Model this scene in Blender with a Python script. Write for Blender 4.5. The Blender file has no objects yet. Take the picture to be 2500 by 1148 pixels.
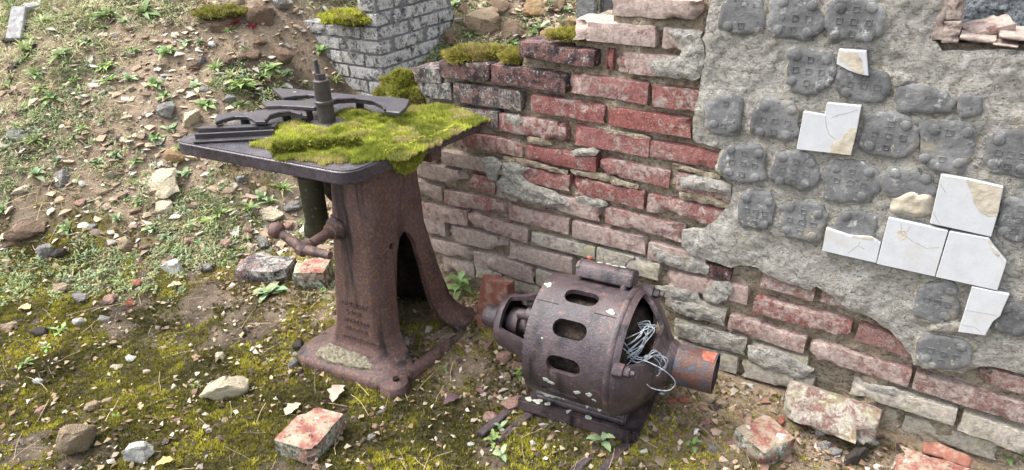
import bpy, bmesh, math, random
import numpy as np
from mathutils import Matrix, Vector

random.seed(7)
RNG = np.random.default_rng(7)
sc = bpy.context.scene

# ------------------------------------------------------------------ camera
F, CX, CY = 1703.0, 1250.0, 574.0            # focal length in photo pixels, centre
PIT, ROL = 0.4805, -0.0337                   # pitch down, roll
H = 1.40                                     # camera height
cP, sP, cR, sR = math.cos(PIT), math.sin(PIT), math.cos(ROL), math.sin(ROL)
cam = bpy.data.cameras.new('camera'); camo = bpy.data.objects.new('camera', cam)
sc.collection.objects.link(camo)
cam.sensor_width = 36.0; cam.lens = F / 2500.0 * 36.0; cam.clip_start = 0.02; cam.clip_end = 300
rv, uv_, fw = Vector((cR, sR * sP, sR * cP)), Vector((-sR, cR * sP, cR * cP)), Vector((0, cP, -sP))
camo.matrix_world = Matrix(((rv.x, uv_.x, -fw.x, 0), (rv.y, uv_.y, -fw.y, 0), (rv.z, uv_.z, -fw.z, H), (0, 0, 0, 1)))
sc.camera = camo

# ------------------------------------------------------------------ sky, sun, exposure
SUN_TO = Vector((-0.48, 0.12, 0.86)).normalized()
w = bpy.data.worlds.new('World'); sc.world = w; w.use_nodes = True
nt = w.node_tree; bg = nt.nodes['Background']
sky = nt.nodes.new('ShaderNodeTexSky'); sky.sky_type = 'NISHITA'; sky.sun_disc = False
sky.sun_elevation = math.asin(SUN_TO.z); sky.sun_rotation = math.atan2(SUN_TO.x, SUN_TO.y)
sky.air_density = 1.0; sky.dust_density = 4.0; sky.ozone_density = 1.0
hs = nt.nodes.new('ShaderNodeHueSaturation'); hs.inputs['Saturation'].default_value = 0.40
nt.links.new(sky.outputs[0], hs.inputs['Color']); nt.links.new(hs.outputs[0], bg.inputs[0])
bg.inputs[1].default_value = 0.15
sl = bpy.data.lights.new('sun', 'SUN'); sl.energy = 1.1; sl.angle = math.radians(40); sl.color = (1.0, 0.98, 0.95)
so = bpy.data.objects.new('sun', sl); sc.collection.objects.link(so); so.location = (-3, 0, 6)
so.rotation_euler = SUN_TO.to_track_quat('Z', 'Y').to_euler()
sc.view_settings.view_transform = 'Standard'; sc.view_settings.look = 'None'
sc.view_settings.exposure = 1.85; sc.view_settings.gamma = 1.0; sc.view_settings.use_curve_mapping = False

# ------------------------------------------------------------------ photo pixel -> place
C0 = np.array([0, 0, H])
def ray(x, y):
    X, Y = x - CX, CY - y
    X, Y = X * cR - Y * sR, X * sR + Y * cR
    return np.array([X, F * cP + Y * sP, Y * cP - F * sP])
WA = 0.9884
WD = np.array([math.sin(WA), -math.cos(WA), 0.0])      # along the wall, to the near end
WN = np.array([-math.cos(WA), -math.sin(WA), 0.0])     # out of the wall, towards the yard
DW = 1.75
def wall(x, y, off=0.0):
    r = ray(x, y); p = C0 + r * (-(DW - off) / (WN @ r)); return np.array([p @ WD, p[2]])
def gz(x, y, z):
    r = ray(x, y); return C0 + r * ((z - H) / r[2])
def on_plane(x, y, P, dirv):
    dv = np.array([dirv[0], dirv[1], 0.0]); dv /= np.linalg.norm(dv); nn = np.array([-dv[1], dv[0], 0])
    r = ray(x, y); return C0 + r * (((np.asarray(P) - C0) @ nn) / (r @ nn))
def px_per_m(P):
    P = np.asarray(P) - C0; return F / (P[1] * cP - P[2] * sP)

# ------------------------------------------------------------------ noise
def _h(i, j, k, s):
    n = (i * 374761393 + j * 668265263 + k * 2147483647 + s * 1274126177) & 0xFFFFFFFF
    n = ((n ^ (n >> 13)) * 1274126177) & 0xFFFFFFFF
    n = ((n ^ (n >> 16)) * 2246822519) & 0xFFFFFFFF
    return ((n ^ (n >> 15)) & 0xFFFFFF) / float(0xFFFFFF)
def vnoise(P, s=0):
    P = np.asarray(P, float); I = np.floor(P).astype(np.int64); f = P - I; f = f * f * (3 - 2 * f)
    i, j, k = I[..., 0], I[..., 1], I[..., 2]; a, b, c = f[..., 0], f[..., 1], f[..., 2]
    r = 0
    for di in (0, 1):
        for dj in (0, 1):
            for dk in (0, 1):
                r = r + _h(i + di, j + dj, k + dk, s) * (a if di else 1 - a) * (b if dj else 1 - b) * (c if dk else 1 - c)
    return r * 2 - 1
def fbm(P, o=4, s=0, g=0.5):
    P = np.asarray(P, float); r, a, t = 0, 1.0, 0
    for k in range(o): r = r + a * vnoise(P * (2.03 ** k), s + k); t += a; a *= g
    return r / t
def xyz(x, y, z=0.0): return np.stack(np.broadcast_arrays(np.asarray(x, float), np.asarray(y, float), np.asarray(z, float)), -1)
def sst(a, b, x): t = np.clip((x - a) / (b - a), 0, 1); return t * t * (3 - 2 * t)

# ------------------------------------------------------------------ ground height
def ground_z(x, y, fine=True):
    x = np.asarray(x, float); y = np.asarray(y, float)
    p = xyz(x, y)
    s = x * WD[0] + y * WD[1]; dw = DW + (x * WN[0] + y * WN[1])
    z = 0.07 * np.exp(-((s + 0.85) / 0.55) ** 2) * (1 - sst(0.05, 0.5, dw)) * (dw > -0.4)
    t = (y - 2.48 - 0.50 * sst(-1.30, -0.75, x) + 0.10 * vnoise(p * 0.9, 3))
    sp = 0.13 * np.log1p(np.exp(np.clip(t / 0.13, -30, 30)))
    bank = 0.70 * sp; bank = np.where(bank > 2.2, 2.2 + (bank - 2.2) * 0.15, bank)
    m = sst(0.0, 0.5, t)
    z = z + bank + 0.06 * m * fbm(p * 2.3, 3, 11) + 0.014 * fbm(p * 5, 3, 21)
    if fine: z = z + (0.007 + 0.007 * m) * fbm(p * 26, 3, 31)
    return z
def hit(x, y):
    r = ray(x, y); r = r / np.linalg.norm(r); ts = np.linspace(1.0, 9.0, 900)
    P = C0 + r * ts[:, None]; d = P[:, 2] - ground_z(P[:, 0], P[:, 1])
    k = np.argmax(d < 0) if (d < 0).any() else len(ts) - 1
    return P[k]

# ------------------------------------------------------------------ mesh helpers
def new_mesh(name, V, Fc, mat=None, smooth=False, col=None):
    me = bpy.data.meshes.new(name)
    V = np.asarray(V, np.float32)
    if isinstance(Fc, np.ndarray) and Fc.ndim == 2:
        n = Fc.shape[1]; m = len(Fc)
        me.vertices.add(len(V)); me.vertices.foreach_set('co', V.ravel())
        me.loops.add(n * m); me.loops.foreach_set('vertex_index', Fc.astype(np.int32).ravel())
        me.polygons.add(m); me.polygons.foreach_set('loop_start', np.arange(0, n * m, n, dtype=np.int32))
        me.update(calc_edges=True)
    else:
        me.from_pydata([tuple(map(float, v)) for v in V], [], [tuple(int(i) for i in f) for f in Fc]); me.update()
    if col is not None:
        ca = me.color_attributes.new('Col', 'FLOAT_COLOR', 'POINT')
        c4 = np.ones((len(V), 4), np.float32); c4[:, :3] = col; ca.data.foreach_set('color', c4.ravel())
    if mat: me.materials.append(mat)
    me.polygons.foreach_set('use_smooth', np.full(len(me.polygons), smooth))
    return me
def link(name, me, parent=None, world=True):
    o = bpy.data.objects.new(name, me); sc.collection.objects.link(o)
    if parent is not None:
        o.parent = parent
        if world:                                   # mesh given in world coordinates
            o.matrix_parent_inverse = Matrix.Translation(-Vector(root_loc(parent)))
    return o
def root_loc(o):
    while o.parent: o = o.parent
    return o.location
def sub(name, me, part):                            # sub-part in the same coordinates as its part
    o = bpy.data.objects.new(name, me); sc.collection.objects.link(o); o.parent = part; return o
def tag(o, label=None, cat=None, group=None, kind=None):
    if label: o['label'] = label
    if cat: o['category'] = cat
    if group: o['group'] = group
    if kind: o['kind'] = kind
    return o
def thing(name, loc, label, cat, group=None, rz=0.0):
    o = bpy.data.objects.new(name, None); sc.collection.objects.link(o); o.empty_display_size = 0.05
    o.location = loc; o.rotation_euler = (0, 0, rz); return tag(o, label, cat, group)

class MB:                                           # collects shapes into ONE mesh
    def __init__(s): s.v, s.f = [], []
    def add(s, V, Fc):
        b = len(s.v); s.v += [tuple(map(float, p)) for p in V]; s.f += [tuple(i + b for i in f) for f in Fc]; return s
    def box(s, o, X, Y, Z):                         # corner o and three edge vectors
        o, X, Y, Z = (np.asarray(q, float) for q in (o, X, Y, Z))
        V = [o, o + X, o + X + Y, o + Y, o + Z, o + X + Z, o + X + Y + Z, o + Y + Z]
        return s.add(V, [(0, 3, 2, 1), (4, 5, 6, 7), (0, 1, 5, 4), (1, 2, 6, 5), (2, 3, 7, 6), (3, 0, 4, 7)])
    def rev(s, A, axis, prof, n=24, cap=True, wob=None):   # lathe: prof = [(t, r)]
        A = np.asarray(A, float); ax = np.asarray(axis, float); ax = ax / np.linalg.norm(ax)
        t = np.array([0, 0, 1.0]) if abs(ax[2]) < 0.9 else np.array([1.0, 0, 0])
        e1 = np.cross(ax, t); e1 /= np.linalg.norm(e1); e2 = np.cross(ax, e1)
        V = []
        for (q, r) in prof:
            for k in range(n):
                a = 2 * math.pi * k / n; rr = r * (wob(a) if wob else 1)
                V.append(A + ax * q + rr * (math.cos(a) * e1 + math.sin(a) * e2))
        Fc = [(i * n + k, i * n + (k + 1) % n, (i + 1) * n + (k + 1) % n, (i + 1) * n + k) for i in range(len(prof) - 1) for k in range(n)]
        if cap: Fc += [tuple(range(n - 1, -1, -1)), tuple(range((len(prof) - 1) * n, len(prof) * n))]
        return s.add(V, Fc)
    def tube(s, pts, r, n=8):
        pts = [np.asarray(p, float) for p in pts]; V = []; m = len(pts)
        rr = r if hasattr(r, '__len__') else [r] * m
        e1 = None
        for i in range(m):
            t = pts[min(i + 1, m - 1)] - pts[max(i - 1, 0)]; t = t / (np.linalg.norm(t) + 1e-9)
            if e1 is None:
                q = np.array([0, 0, 1.0]) if abs(t[2]) < 0.9 else np.array([1.0, 0, 0]); e1 = np.cross(t, q)
            e1 = e1 - t * (e1 @ t); e1 /= np.linalg.norm(e1) + 1e-9; e2 = np.cross(t, e1)
            for k in range(n):
                a = 2 * math.pi * k / n; V.append(pts[i] + rr[i] * (math.cos(a) * e1 + math.sin(a) * e2))
        Fc = [(i * n + k, i * n + (k + 1) % n, (i + 1) * n + (k + 1) % n, (i + 1) * n + k) for i in range(m - 1) for k in range(n)]
        Fc += [tuple(range(n - 1, -1, -1)), tuple(range((m - 1) * n, m * n))]
        return s.add(V, Fc)
    def prism(s, P, D):                             # polygon P (3-D points) extruded by vector D
        P = [np.asarray(p, float) for p in P]; D = np.asarray(D, float); n = len(P)
        return s.add(P + [p + D for p in P], [tuple(range(n - 1, -1, -1)), tuple(range(n, 2 * n))] + [(i, (i + 1) % n, n + (i + 1) % n, n + i) for i in range(n)])
    def mesh(s, name, mat, bevel=0.0, smooth=False, seg=2, jit=0.0, js=30):
        bm = bmesh.new(); vs = [bm.verts.new(p) for p in s.v]
        for f in s.f:
            try: bm.faces.new([vs[i] for i in f])
            except ValueError: pass
        bmesh.ops.recalc_face_normals(bm, faces=bm.faces[:])
        if bevel > 0:
            ed = [e for e in bm.edges if len(e.link_faces) == 2 and e.calc_face_angle(0) > 0.6]
            bmesh.ops.bevel(bm, geom=ed, offset=bevel, segments=seg, affect='EDGES', clamp_overlap=True)
        if jit > 0:
            P = np.array([v.co[:] for v in bm.verts])
            D = np.stack([fbm(P * js, 2, 5 + k) for k in range(3)], -1) * jit
            for v, q in zip(bm.verts, D): v.co += Vector(q)
        me = bpy.data.meshes.new(name); bm.to_mesh(me); bm.free(); me.materials.append(mat)
        if smooth:
            me.polygons.foreach_set('use_smooth', np.full(len(me.polygons), True)); me.set_sharp_from_angle(angle=math.radians(38))
        return me
    def build(s, name, mat, parent=None, **k): return link(name, s.mesh(name, mat, **k), parent)

def inside(poly, P):
    x, y = P[:, 0], P[:, 1]; r = np.zeros(len(P), bool); n = len(poly)
    for i in range(n):
        x1, y1 = poly[i]; x2, y2 = poly[(i + 1) % n]
        if y1 == y2: continue
        c = ((y1 > y) != (y2 > y)) & (x < (x2 - x1) * (y - y1) / (y2 - y1) + x1); r ^= c
    return r
def ragged(poly, step, amp, seed=0, fr=60):
    out = []; n = len(poly)
    for i in range(n):
        a, b = np.asarray(poly[i], float), np.asarray(poly[(i + 1) % n], float)
        m = max(1, int(np.linalg.norm(b - a) / step))
        for k in range(m): out.append(a + (b - a) * k / m)
    P = np.array(out)
    return P + amp * np.stack([fbm(xyz(P[:, 0] * fr, P[:, 1] * fr, 1.3), 3, seed), fbm(xyz(P[:, 0] * fr, P[:, 1] * fr, 7.7), 3, seed + 9)], -1)
def near_pt(P, polys):
    best = np.full(len(P), 1e9); Q = P.copy()
    for poly in polys:
        poly = np.asarray(poly); B = np.roll(poly, -1, 0)
        for a, b in zip(poly, B):
            d = b - a; L = d @ d + 1e-12; t = np.clip(((P - a) @ d) / L, 0, 1); q = a + t[:, None] * d
            e = ((P - q) ** 2).sum(1); m = e < best; best[m] = e[m]; Q[m] = q[m]
    return Q, np.sqrt(best)
def patch(outer, cell, holes=()):
    """grid fill of a 2-D polygon (with holes), edge vertices snapped to the outline -> V2, quads, boundary edges, edge distance"""
    outer = np.asarray(outer, float); lo = outer.min(0) - cell; hi = outer.max(0) + cell
    nx, ny = int((hi[0] - lo[0]) / cell) + 2, int((hi[1] - lo[1]) / cell) + 2
    gx, gy = np.meshgrid(lo[0] + cell * np.arange(nx), lo[1] + cell * np.arange(ny), indexing='ij')
    V = np.stack([gx.ravel(), gy.ravel()], -1); cc = V.reshape(nx, ny, 2)[:-1, :-1].reshape(-1, 2) + cell / 2
    keep = inside(outer, cc)
    for h in holes: keep &= ~inside(np.asarray(h, float), cc)
    i, j = np.meshgrid(np.arange(nx - 1), np.arange(ny - 1), indexing='ij'); a = (i * ny + j).ravel()
    Q = np.stack([a, a + ny, a + ny + 1, a + 1], -1)[keep]
    used, inv = np.unique(Q, return_inverse=True); Q = inv.reshape(-1, 4); V = V[used]
    E = np.concatenate([Q[:, [0, 1]], Q[:, [1, 2]], Q[:, [2, 3]], Q[:, [3, 0]]])
    key = np.sort(E, 1); _, idx, cnt = np.unique(key, axis=0, return_index=True, return_counts=True)
    BE = E[idx[cnt == 1]]; bv = np.unique(BE)
    polys = [outer] + [np.asarray(h, float) for h in holes]
    q, _ = near_pt(V[bv], polys); V[bv] = q
    dist = np.full(len(V), 1e3); 
    far = np.ones(len(V), bool)
    _, dist = near_pt(V, polys) if len(V) < 60000 else (None, dist)
    dist[bv] = 0
    return V, Q, BE, dist
def shell(outer, cell, mapf, offf, back, holes=(), backface=False, name='m', mat=None, smooth=True, colf=None):
    V, Q, BE, dist = patch(outer, cell, holes)
    off = offf(V, dist); P = mapf(V[:, 0], V[:, 1], off); n = len(V)
    bv = np.unique(BE); idx = np.full(n, -1); idx[bv] = n + np.arange(len(bv))
    if backface: PB = mapf(V[:, 0], V[:, 1], np.full(n, back)); idx = n + np.arange(n)
    else: PB = mapf(V[bv, 0], V[bv, 1], np.full(len(bv), back))
    S = np.stack([BE[:, 1], BE[:, 0], idx[BE[:, 0]], idx[BE[:, 1]]], -1)
    FF = [Q, S] + ([idx[Q][:, ::-1]] if backface else [])
    VV = np.concatenate([P, PB])
    me = new_mesh(name, VV, np.concatenate(FF), mat, smooth)
    if smooth: me.set_sharp_from_angle(angle=math.radians(45))
    return me

# ------------------------------------------------------------------ materials
def rgb(*c): return (c[0], c[1], c[2], 1)
class Mat:
    def __init__(s, name, rough=0.85, spec=0.3):
        s.m = bpy.data.materials.new(name); s.m.use_nodes = True; s.t = s.m.node_tree; s.n = s.t.nodes
        s.b = s.n['Principled BSDF']; s.b.inputs['Roughness'].default_value = rough; s.b.inputs['Specular IOR Level'].default_value = spec
        g = s.n.new('ShaderNodeNewGeometry'); s.pos = g.outputs['Position']; s.nor = g.outputs['Normal']
        s.col = None; s.height = None
    def noise(s, scale, detail=5, rough=0.6, dist=0.0, vec=None, stretch=None):
        n = s.n.new('ShaderNodeTexNoise'); n.inputs['Scale'].default_value = scale; n.inputs['Detail'].default_value = detail
        n.inputs['Roughness'].default_value = rough; n.inputs['Distortion'].default_value = dist
        v = vec or s.pos
        if stretch:
            mp = s.n.new('ShaderNodeMapping'); mp.inputs['Scale'].default_value = stretch; s.t.links.new(v, mp.inputs['Vector']); v = mp.outputs[0]
        s.t.links.new(v, n.inputs['Vector']); return n.outputs[0]
    def voro(s, scale, feature='F1'):
        n = s.n.new('ShaderNodeTexVoronoi'); n.inputs['Scale'].default_value = scale; n.feature = feature
        s.t.links.new(s.pos, n.inputs['Vector']); return n.outputs['Distance']
    def ramp(s, fac, stops):
        r = s.n.new('ShaderNodeValToRGB'); e = r.color_ramp.elements
        while len(e) < len(stops): e.new(0.5)
        for k, (p, c) in enumerate(stops): e[k].position = p; e[k].color = rgb(*c)
        s.t.links.new(fac, r.inputs[0]); return r.outputs[0]
    def mask(s, fac, lo, hi):
        r = s.n.new('ShaderNodeMapRange'); r.inputs[1].default_value = lo; r.inputs[2].default_value = hi
        s.t.links.new(fac, r.inputs[0]); return r.outputs[0]
    def math(s, op, a, b):
        r = s.n.new('ShaderNodeMath'); r.operation = op
        for k, v in enumerate((a, b)):
            if isinstance(v, (int, float)): r.inputs[k].default_value = v
            else: s.t.links.new(v, r.inputs[k])
        return r.outputs[0]
    def mix(s, fac, a, b, mode='MIX'):
        r = s.n.new('ShaderNodeMix'); r.data_type = 'RGBA'; r.blend_type = mode
        for i, v in ((0, fac), (6, a), (7, b)):
            if isinstance(v, (int, float)): r.inputs[i].default_value = v
            elif isinstance(v, tuple): r.inputs[i].default_value = rgb(*v)
            else: s.t.links.new(v, r.inputs[i])
        return r.outputs[2]
    def layer(s, colour, scale, lo, hi, detail=5, **k):
        s.col = s.mix(s.mask(s.noise(scale, detail, **k), lo, hi), s.col, colour); return s
    def done(s, bump=None, strength=0.5, dist=0.003):
        if s.col is not None: s.t.links.new(s.col, s.b.inputs['Base Color'])
        if bump is not None:
            b = s.n.new('ShaderNodeBump'); b.inputs['Strength'].default_value = strength; b.inputs['Distance'].default_value = dist
            s.t.links.new(bump, b.inputs['Height']); s.t.links.new(b.outputs[0], s.b.inputs['Normal'])
        return s.m

def mat_brick(name, dustc, soot=0.0, lichen=0.0, film=0.9):
    m = Mat(name, 0.9, 0.2); oi = m.n.new('ShaderNodeObjectInfo'); c0 = oi.outputs['Color']
    base = m.mix(m.mask(m.noise(60, 7, 0.75), 0.32, 0.68), m.mix(0.55, c0, (0.06, 0.022, 0.022), 'MIX'), m.mix(0.35, c0, (0.48, 0.24, 0.20)))
    base = m.mix(m.mask(m.noise(210, 3), 0.56, 0.70), base, (0.035, 0.018, 0.018))
    base = m.mix(m.mask(m.noise(240, 3, vec=None), 0.62, 0.70), base, (0.50, 0.40, 0.34))
    big = m.noise(9, 4, 0.6, 0.8); fine = m.noise(48, 8, 0.78, 0.6)
    d = m.math('ADD', m.math('ADD', m.math('MULTIPLY', big, 0.42), m.math('MULTIPLY', fine, 0.95)), m.math('MULTIPLY', m.math('SUBTRACT', oi.outputs['Alpha'], 0.5), 0.62))
    fd = m.mask(d, 0.56, 0.68)
    dc = m.ramp(m.noise(80, 7, 0.75), [(0.32, tuple(c * 0.38 for c in dustc)), (0.48, tuple(c * 0.85 for c in dustc)), (0.66, tuple(min(1, c * 1.25) for c in dustc))])
    c = m.mix(m.math('MULTIPLY', fd, film), base, dc)
    if soot > 0:
        sm = m.mask(m.noise(24, 8, 0.80), 0.60 - soot * 0.25, 0.68 - soot * 0.2); c = m.mix(m.math('MULTIPLY', sm, 0.9), c, (0.022, 0.022, 0.024))
        c = m.mix(m.mask(m.noise(70, 7, 0.8), 0.57, 0.66), c, (0.46, 0.46, 0.43))
    if lichen > 0: c = m.mix(m.math('MULTIPLY', m.mask(m.noise(13, 7, 0.75), 0.60 - lichen * 0.12, 0.72), 0.8), c, (0.34, 0.32, 0.14))
    m.col = c
    hgt = m.math('ADD', m.math('MULTIPLY', fine, 1.1), m.math('ADD', m.noise(170, 5, 0.75), m.math('MULTIPLY', fd, 0.35)))
    return m.done(hgt, 0.8, 0.005)
M_brick = mat_brick('old_red_brick', (0.52, 0.45, 0.39), film=0.66)
M_sooty = mat_brick('weathered_black_brick', (0.42, 0.41, 0.37), soot=0.58)
M_lichb = mat_brick('lichen_brick', (0.47, 0.435, 0.36), lichen=0.6)
M_greyb = mat_brick('limewashed_grey_brick', (0.52, 0.505, 0.475), soot=0.46)

def mat_plaster(name, a, b, c, light, bump=1.0, fs=70):
    m = Mat(name, 0.93, 0.15); g = m.noise(fs, 8, 0.76, 0.9, stretch=(1, 1, 1.35))
    m.col = m.ramp(m.noise(7, 9, 0.70), [(0.30, a), (0.5, b), (0.70, c)])
    m.col = m.mix(m.math('MULTIPLY', m.mask(g, 0.50, 0.36), 0.85), m.col, tuple(q * 0.30 for q in a))
    m.col = m.mix(m.math('MULTIPLY', m.mask(g, 0.53, 0.64), 0.8), m.col, light)
    m.layer(light, 21, 0.57, 0.68, 8, rough=0.76); m.layer((0.31, 0.245, 0.11), 6.0, 0.60, 0.76, 8, rough=0.7)
    m.layer(tuple(q * 0.35 for q in a), 150, 0.60, 0.72, 3)
    return m.done(m.math('ADD', g, m.math('MULTIPLY', m.noise(230, 4), 0.35)), bump, 0.016)
M_plaster = mat_plaster('crumbly_lime_plaster', (0.40, 0.365, 0.31), (0.50, 0.47, 0.41), (0.47, 0.43, 0.345), (0.66, 0.65, 0.615))
M_rim = mat_plaster('pale_adhesive_rim', (0.42, 0.375, 0.28), (0.52, 0.47, 0.37), (0.47, 0.42, 0.32), (0.62, 0.60, 0.54))
M_core = mat_plaster('sandy_mortar', (0.24, 0.185, 0.13), (0.40, 0.325, 0.23), (0.45, 0.385, 0.285), (0.60, 0.54, 0.43), 1.0, 55)
M_pad = Mat('grey_cement', 0.9, 0.2)
M_pad.col = M_pad.ramp(M_pad.noise(14, 7, 0.7), [(0.3, (0.085, 0.084, 0.082)), (0.5, (0.150, 0.149, 0.146)), (0.7, (0.26, 0.257, 0.25))])
M_pad.layer((0.50, 0.49, 0.46), 30, 0.57, 0.68, 8, rough=0.78); M_pad.layer((0.06, 0.058, 0.056), 80, 0.60, 0.72, 6); M_pad.layer((0.30, 0.25, 0.14), 7, 0.62, 0.8)
M_pad = M_pad.done(M_pad.noise(130, 6, 0.7), 0.7, 0.004)
M_tile = Mat('white_glaze', 0.14, 0.5); M_tile.col = M_tile.ramp(M_tile.noise(30, 6, 0.7), [(0.3, (0.46, 0.465, 0.475)), (0.6, (0.53, 0.535, 0.54))])
M_tile.layer((0.45, 0.37, 0.27), 90, 0.70, 0.78); M_tile.layer((0.46, 0.42, 0.34), 10, 0.55, 0.80, 9, rough=0.75); M_tile.layer((0.40, 0.34, 0.26), 260, 0.68, 0.74, 2)
M_tile = M_tile.done(M_tile.noise(20, 3), 0.08, 0.003)
M_bisc = Mat('cream_biscuit', 0.9, 0.2); M_bisc.col = M_bisc.ramp(M_bisc.noise(30, 6), [(0.3, (0.36, 0.31, 0.225)), (0.5, (0.46, 0.41, 0.32)), (0.7, (0.55, 0.50, 0.41))]); M_bisc = M_bisc.done(M_bisc.noise(80, 5), 0.7, 0.004)
M_dark = Mat('dirt_line', 0.95, 0.1); M_dark.col = M_dark.ramp(M_dark.noise(50), [(0.3, (0.17, 0.15, 0.12)), (0.7, (0.30, 0.27, 0.22))]); M_dark = M_dark.done()

def mat_rust(name, a, b, c, rough=0.6, spec=0.4, speck=(0.27, 0.11, 0.045), sp=(0.60, 0.72), fine=110, lich=None, bump=0.35, streak=0.0):
    m = Mat(name, rough, spec)
    m.col = m.ramp(m.noise(7, 8, 0.68), [(0.32, a), (0.5, b), (0.70, c)])
    m.layer(speck, fine, sp[0], sp[1], 5); m.layer(tuple(q * 0.30 for q in a), 50, 0.58, 0.72, 7, rough=0.75); m.layer(tuple(min(1, q * 2.0) for q in c), 26, 0.60, 0.74, 8, rough=0.75)
    if streak: m.col = m.mix(m.mask(m.noise(22, 5, 0.6, stretch=(1, 1, 0.09)), 0.52, 0.66), m.col, tuple(q * streak for q in a))
    if lich: m.layer(lich, 17, 0.655, 0.69, 6, rough=0.7)
    m.layer(tuple(q * 1.9 for q in speck), 34, 0.66, 0.72, 8, rough=0.8); m.layer((0.26, 0.235, 0.215), 13, 0.62, 0.82, 9, rough=0.78)
    rr = m.mask(m.noise(28, 6, 0.7), 0.25, 0.8); r2 = m.n.new('ShaderNodeMapRange'); r2.inputs[3].default_value = rough - 0.16; r2.inputs[4].default_value = rough + 0.2
    m.t.links.new(rr, r2.inputs[0]); m.t.links.new(r2.outputs[0], m.b.inputs['Roughness'])
    return m.done(m.math('ADD', m.noise(160, 5, 0.7), m.math('MULTIPLY', m.noise(30, 4), 0.8)), bump, 0.003)
M_ped = mat_rust('rusted_cast_iron', (0.050, 0.034, 0.034), (0.098, 0.058, 0.053), (0.085, 0.060, 0.060), 0.58, 0.42, (0.18, 0.088, 0.048), (0.51, 0.62), 110, streak=0.40, bump=0.8)
M_motor = mat_rust('purple_brown_iron', (0.024, 0.018, 0.021), (0.055, 0.039, 0.044), (0.095, 0.062, 0.060), 0.42, 0.55, (0.16, 0.080, 0.048), (0.59, 0.70), 70, streak=0.45, bump=0.8)
M_table = mat_rust('oiled_dark_iron', (0.024, 0.019, 0.023), (0.050, 0.040, 0.048), (0.095, 0.078, 0.088), 0.26, 0.7, (0.14, 0.075, 0.05), (0.62, 0.76), 40)
M_guard = mat_rust('dark_grey_casting', (0.020, 0.017, 0.019), (0.038, 0.031, 0.035), (0.06, 0.047, 0.05), 0.42, 0.5, (0.15, 0.075, 0.05), (0.66, 0.78), 50, lich=(0.40, 0.40, 0.38))
M_spind = mat_rust('dark_spindle_steel', (0.020, 0.018, 0.019), (0.036, 0.030, 0.030), (0.055, 0.043, 0.04), 0.5, 0.45, (0.12, 0.07, 0.05), (0.66, 0.8), 70)
M_pull = mat_rust('blue_grey_pulley', (0.024, 0.020, 0.022), (0.052, 0.058, 0.072), (0.10, 0.11, 0.125), 0.5, 0.4, (0.085, 0.036, 0.024), (0.44, 0.56), 26, bump=0.7)
M_green = mat_rust('dark_mossy_iron', (0.022, 0.022, 0.014), (0.045, 0.042, 0.022), (0.075, 0.065, 0.035), 0.75, 0.25, (0.15, 0.15, 0.09), (0.62, 0.72), 55)
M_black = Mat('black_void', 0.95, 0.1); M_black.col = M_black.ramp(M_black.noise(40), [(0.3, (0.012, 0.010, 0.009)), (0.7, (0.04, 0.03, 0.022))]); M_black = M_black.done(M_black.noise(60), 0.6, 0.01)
M_coil = Mat('rusty_windings', 0.8, 0.3); M_coil.col = M_coil.ramp(M_coil.noise(60, 4, stretch=(1, 1, 1)), [(0.35, (0.006, 0.005, 0.004)), (0.55, (0.028, 0.017, 0.011)), (0.75, (0.06, 0.04, 0.025))]); M_coil = M_coil.done(M_coil.noise(90), 0.8, 0.006)
M_wire = Mat('pale_grey_wire', 0.42, 0.5); M_wire.col = M_wire.ramp(M_wire.noise(80), [(0.35, (0.12, 0.13, 0.14)), (0.5, (0.28, 0.31, 0.33)), (0.7, (0.44, 0.47, 0.49))]); M_wire = M_wire.done()
M_red = Mat('red_lead_paint', 0.75, 0.3); M_red.col = M_red.ramp(M_red.noise(70), [(0.3, (0.16, 0.045, 0.03)), (0.55, (0.30, 0.10, 0.065)), (0.75, (0.36, 0.22, 0.17))]); M_red = M_red.done(M_red.noise(90), 0.5, 0.002)
M_lich = Mat('pale_green_lichen', 0.95, 0.1); M_lich.col = M_lich.ramp(M_lich.noise(90, 6), [(0.3, (0.26, 0.28, 0.21)), (0.65, (0.52, 0.55, 0.46))]); M_lich = M_lich.done(M_lich.noise(160), 0.9, 0.004)
M_crust = Mat('gritty_cement_crust', 0.95, 0.1); M_crust.col = M_crust.ramp(M_crust.noise(110, 6, 0.8), [(0.35, (0.06, 0.05, 0.035)), (0.5, (0.20, 0.175, 0.12)), (0.65, (0.33, 0.31, 0.26))]); M_crust = M_crust.done(M_crust.noise(150, 5), 1.0, 0.006)
M_terra = Mat('orange_terracotta', 0.9, 0.2); M_terra.col = M_terra.ramp(M_terra.noise(26, 6, 0.7), [(0.3, (0.15, 0.055, 0.038)), (0.52, (0.235, 0.10, 0.072)), (0.66, (0.30, 0.235, 0.18))]); M_terra.layer((0.06, 0.065, 0.03), 14, 0.62, 0.72); M_terra = M_terra.done(M_terra.noise(90, 5), 0.5, 0.004)
M_pinkb = Mat('lichen_pink_brick', 0.9, 0.2)
M_pinkb.col = M_pinkb.ramp(M_pinkb.noise(22, 8, 0.74), [(0.34, (0.19, 0.070, 0.055)), (0.46, (0.31, 0.135, 0.105)), (0.51, (0.33, 0.25, 0.18)), (0.68, (0.44, 0.385, 0.30))])
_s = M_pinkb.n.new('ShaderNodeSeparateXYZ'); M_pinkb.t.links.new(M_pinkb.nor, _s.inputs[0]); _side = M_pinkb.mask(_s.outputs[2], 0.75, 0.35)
M_pinkb.col = M_pinkb.mix(M_pinkb.math('MULTIPLY', _side, M_pinkb.mask(M_pinkb.noise(24, 7, 0.75), 0.40, 0.52)), M_pinkb.col, M_pinkb.ramp(M_pinkb.noise(50, 7, 0.75), [(0.38, (0.025, 0.025, 0.022)), (0.5, (0.17, 0.18, 0.12)), (0.62, (0.52, 0.53, 0.48))]))
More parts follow.
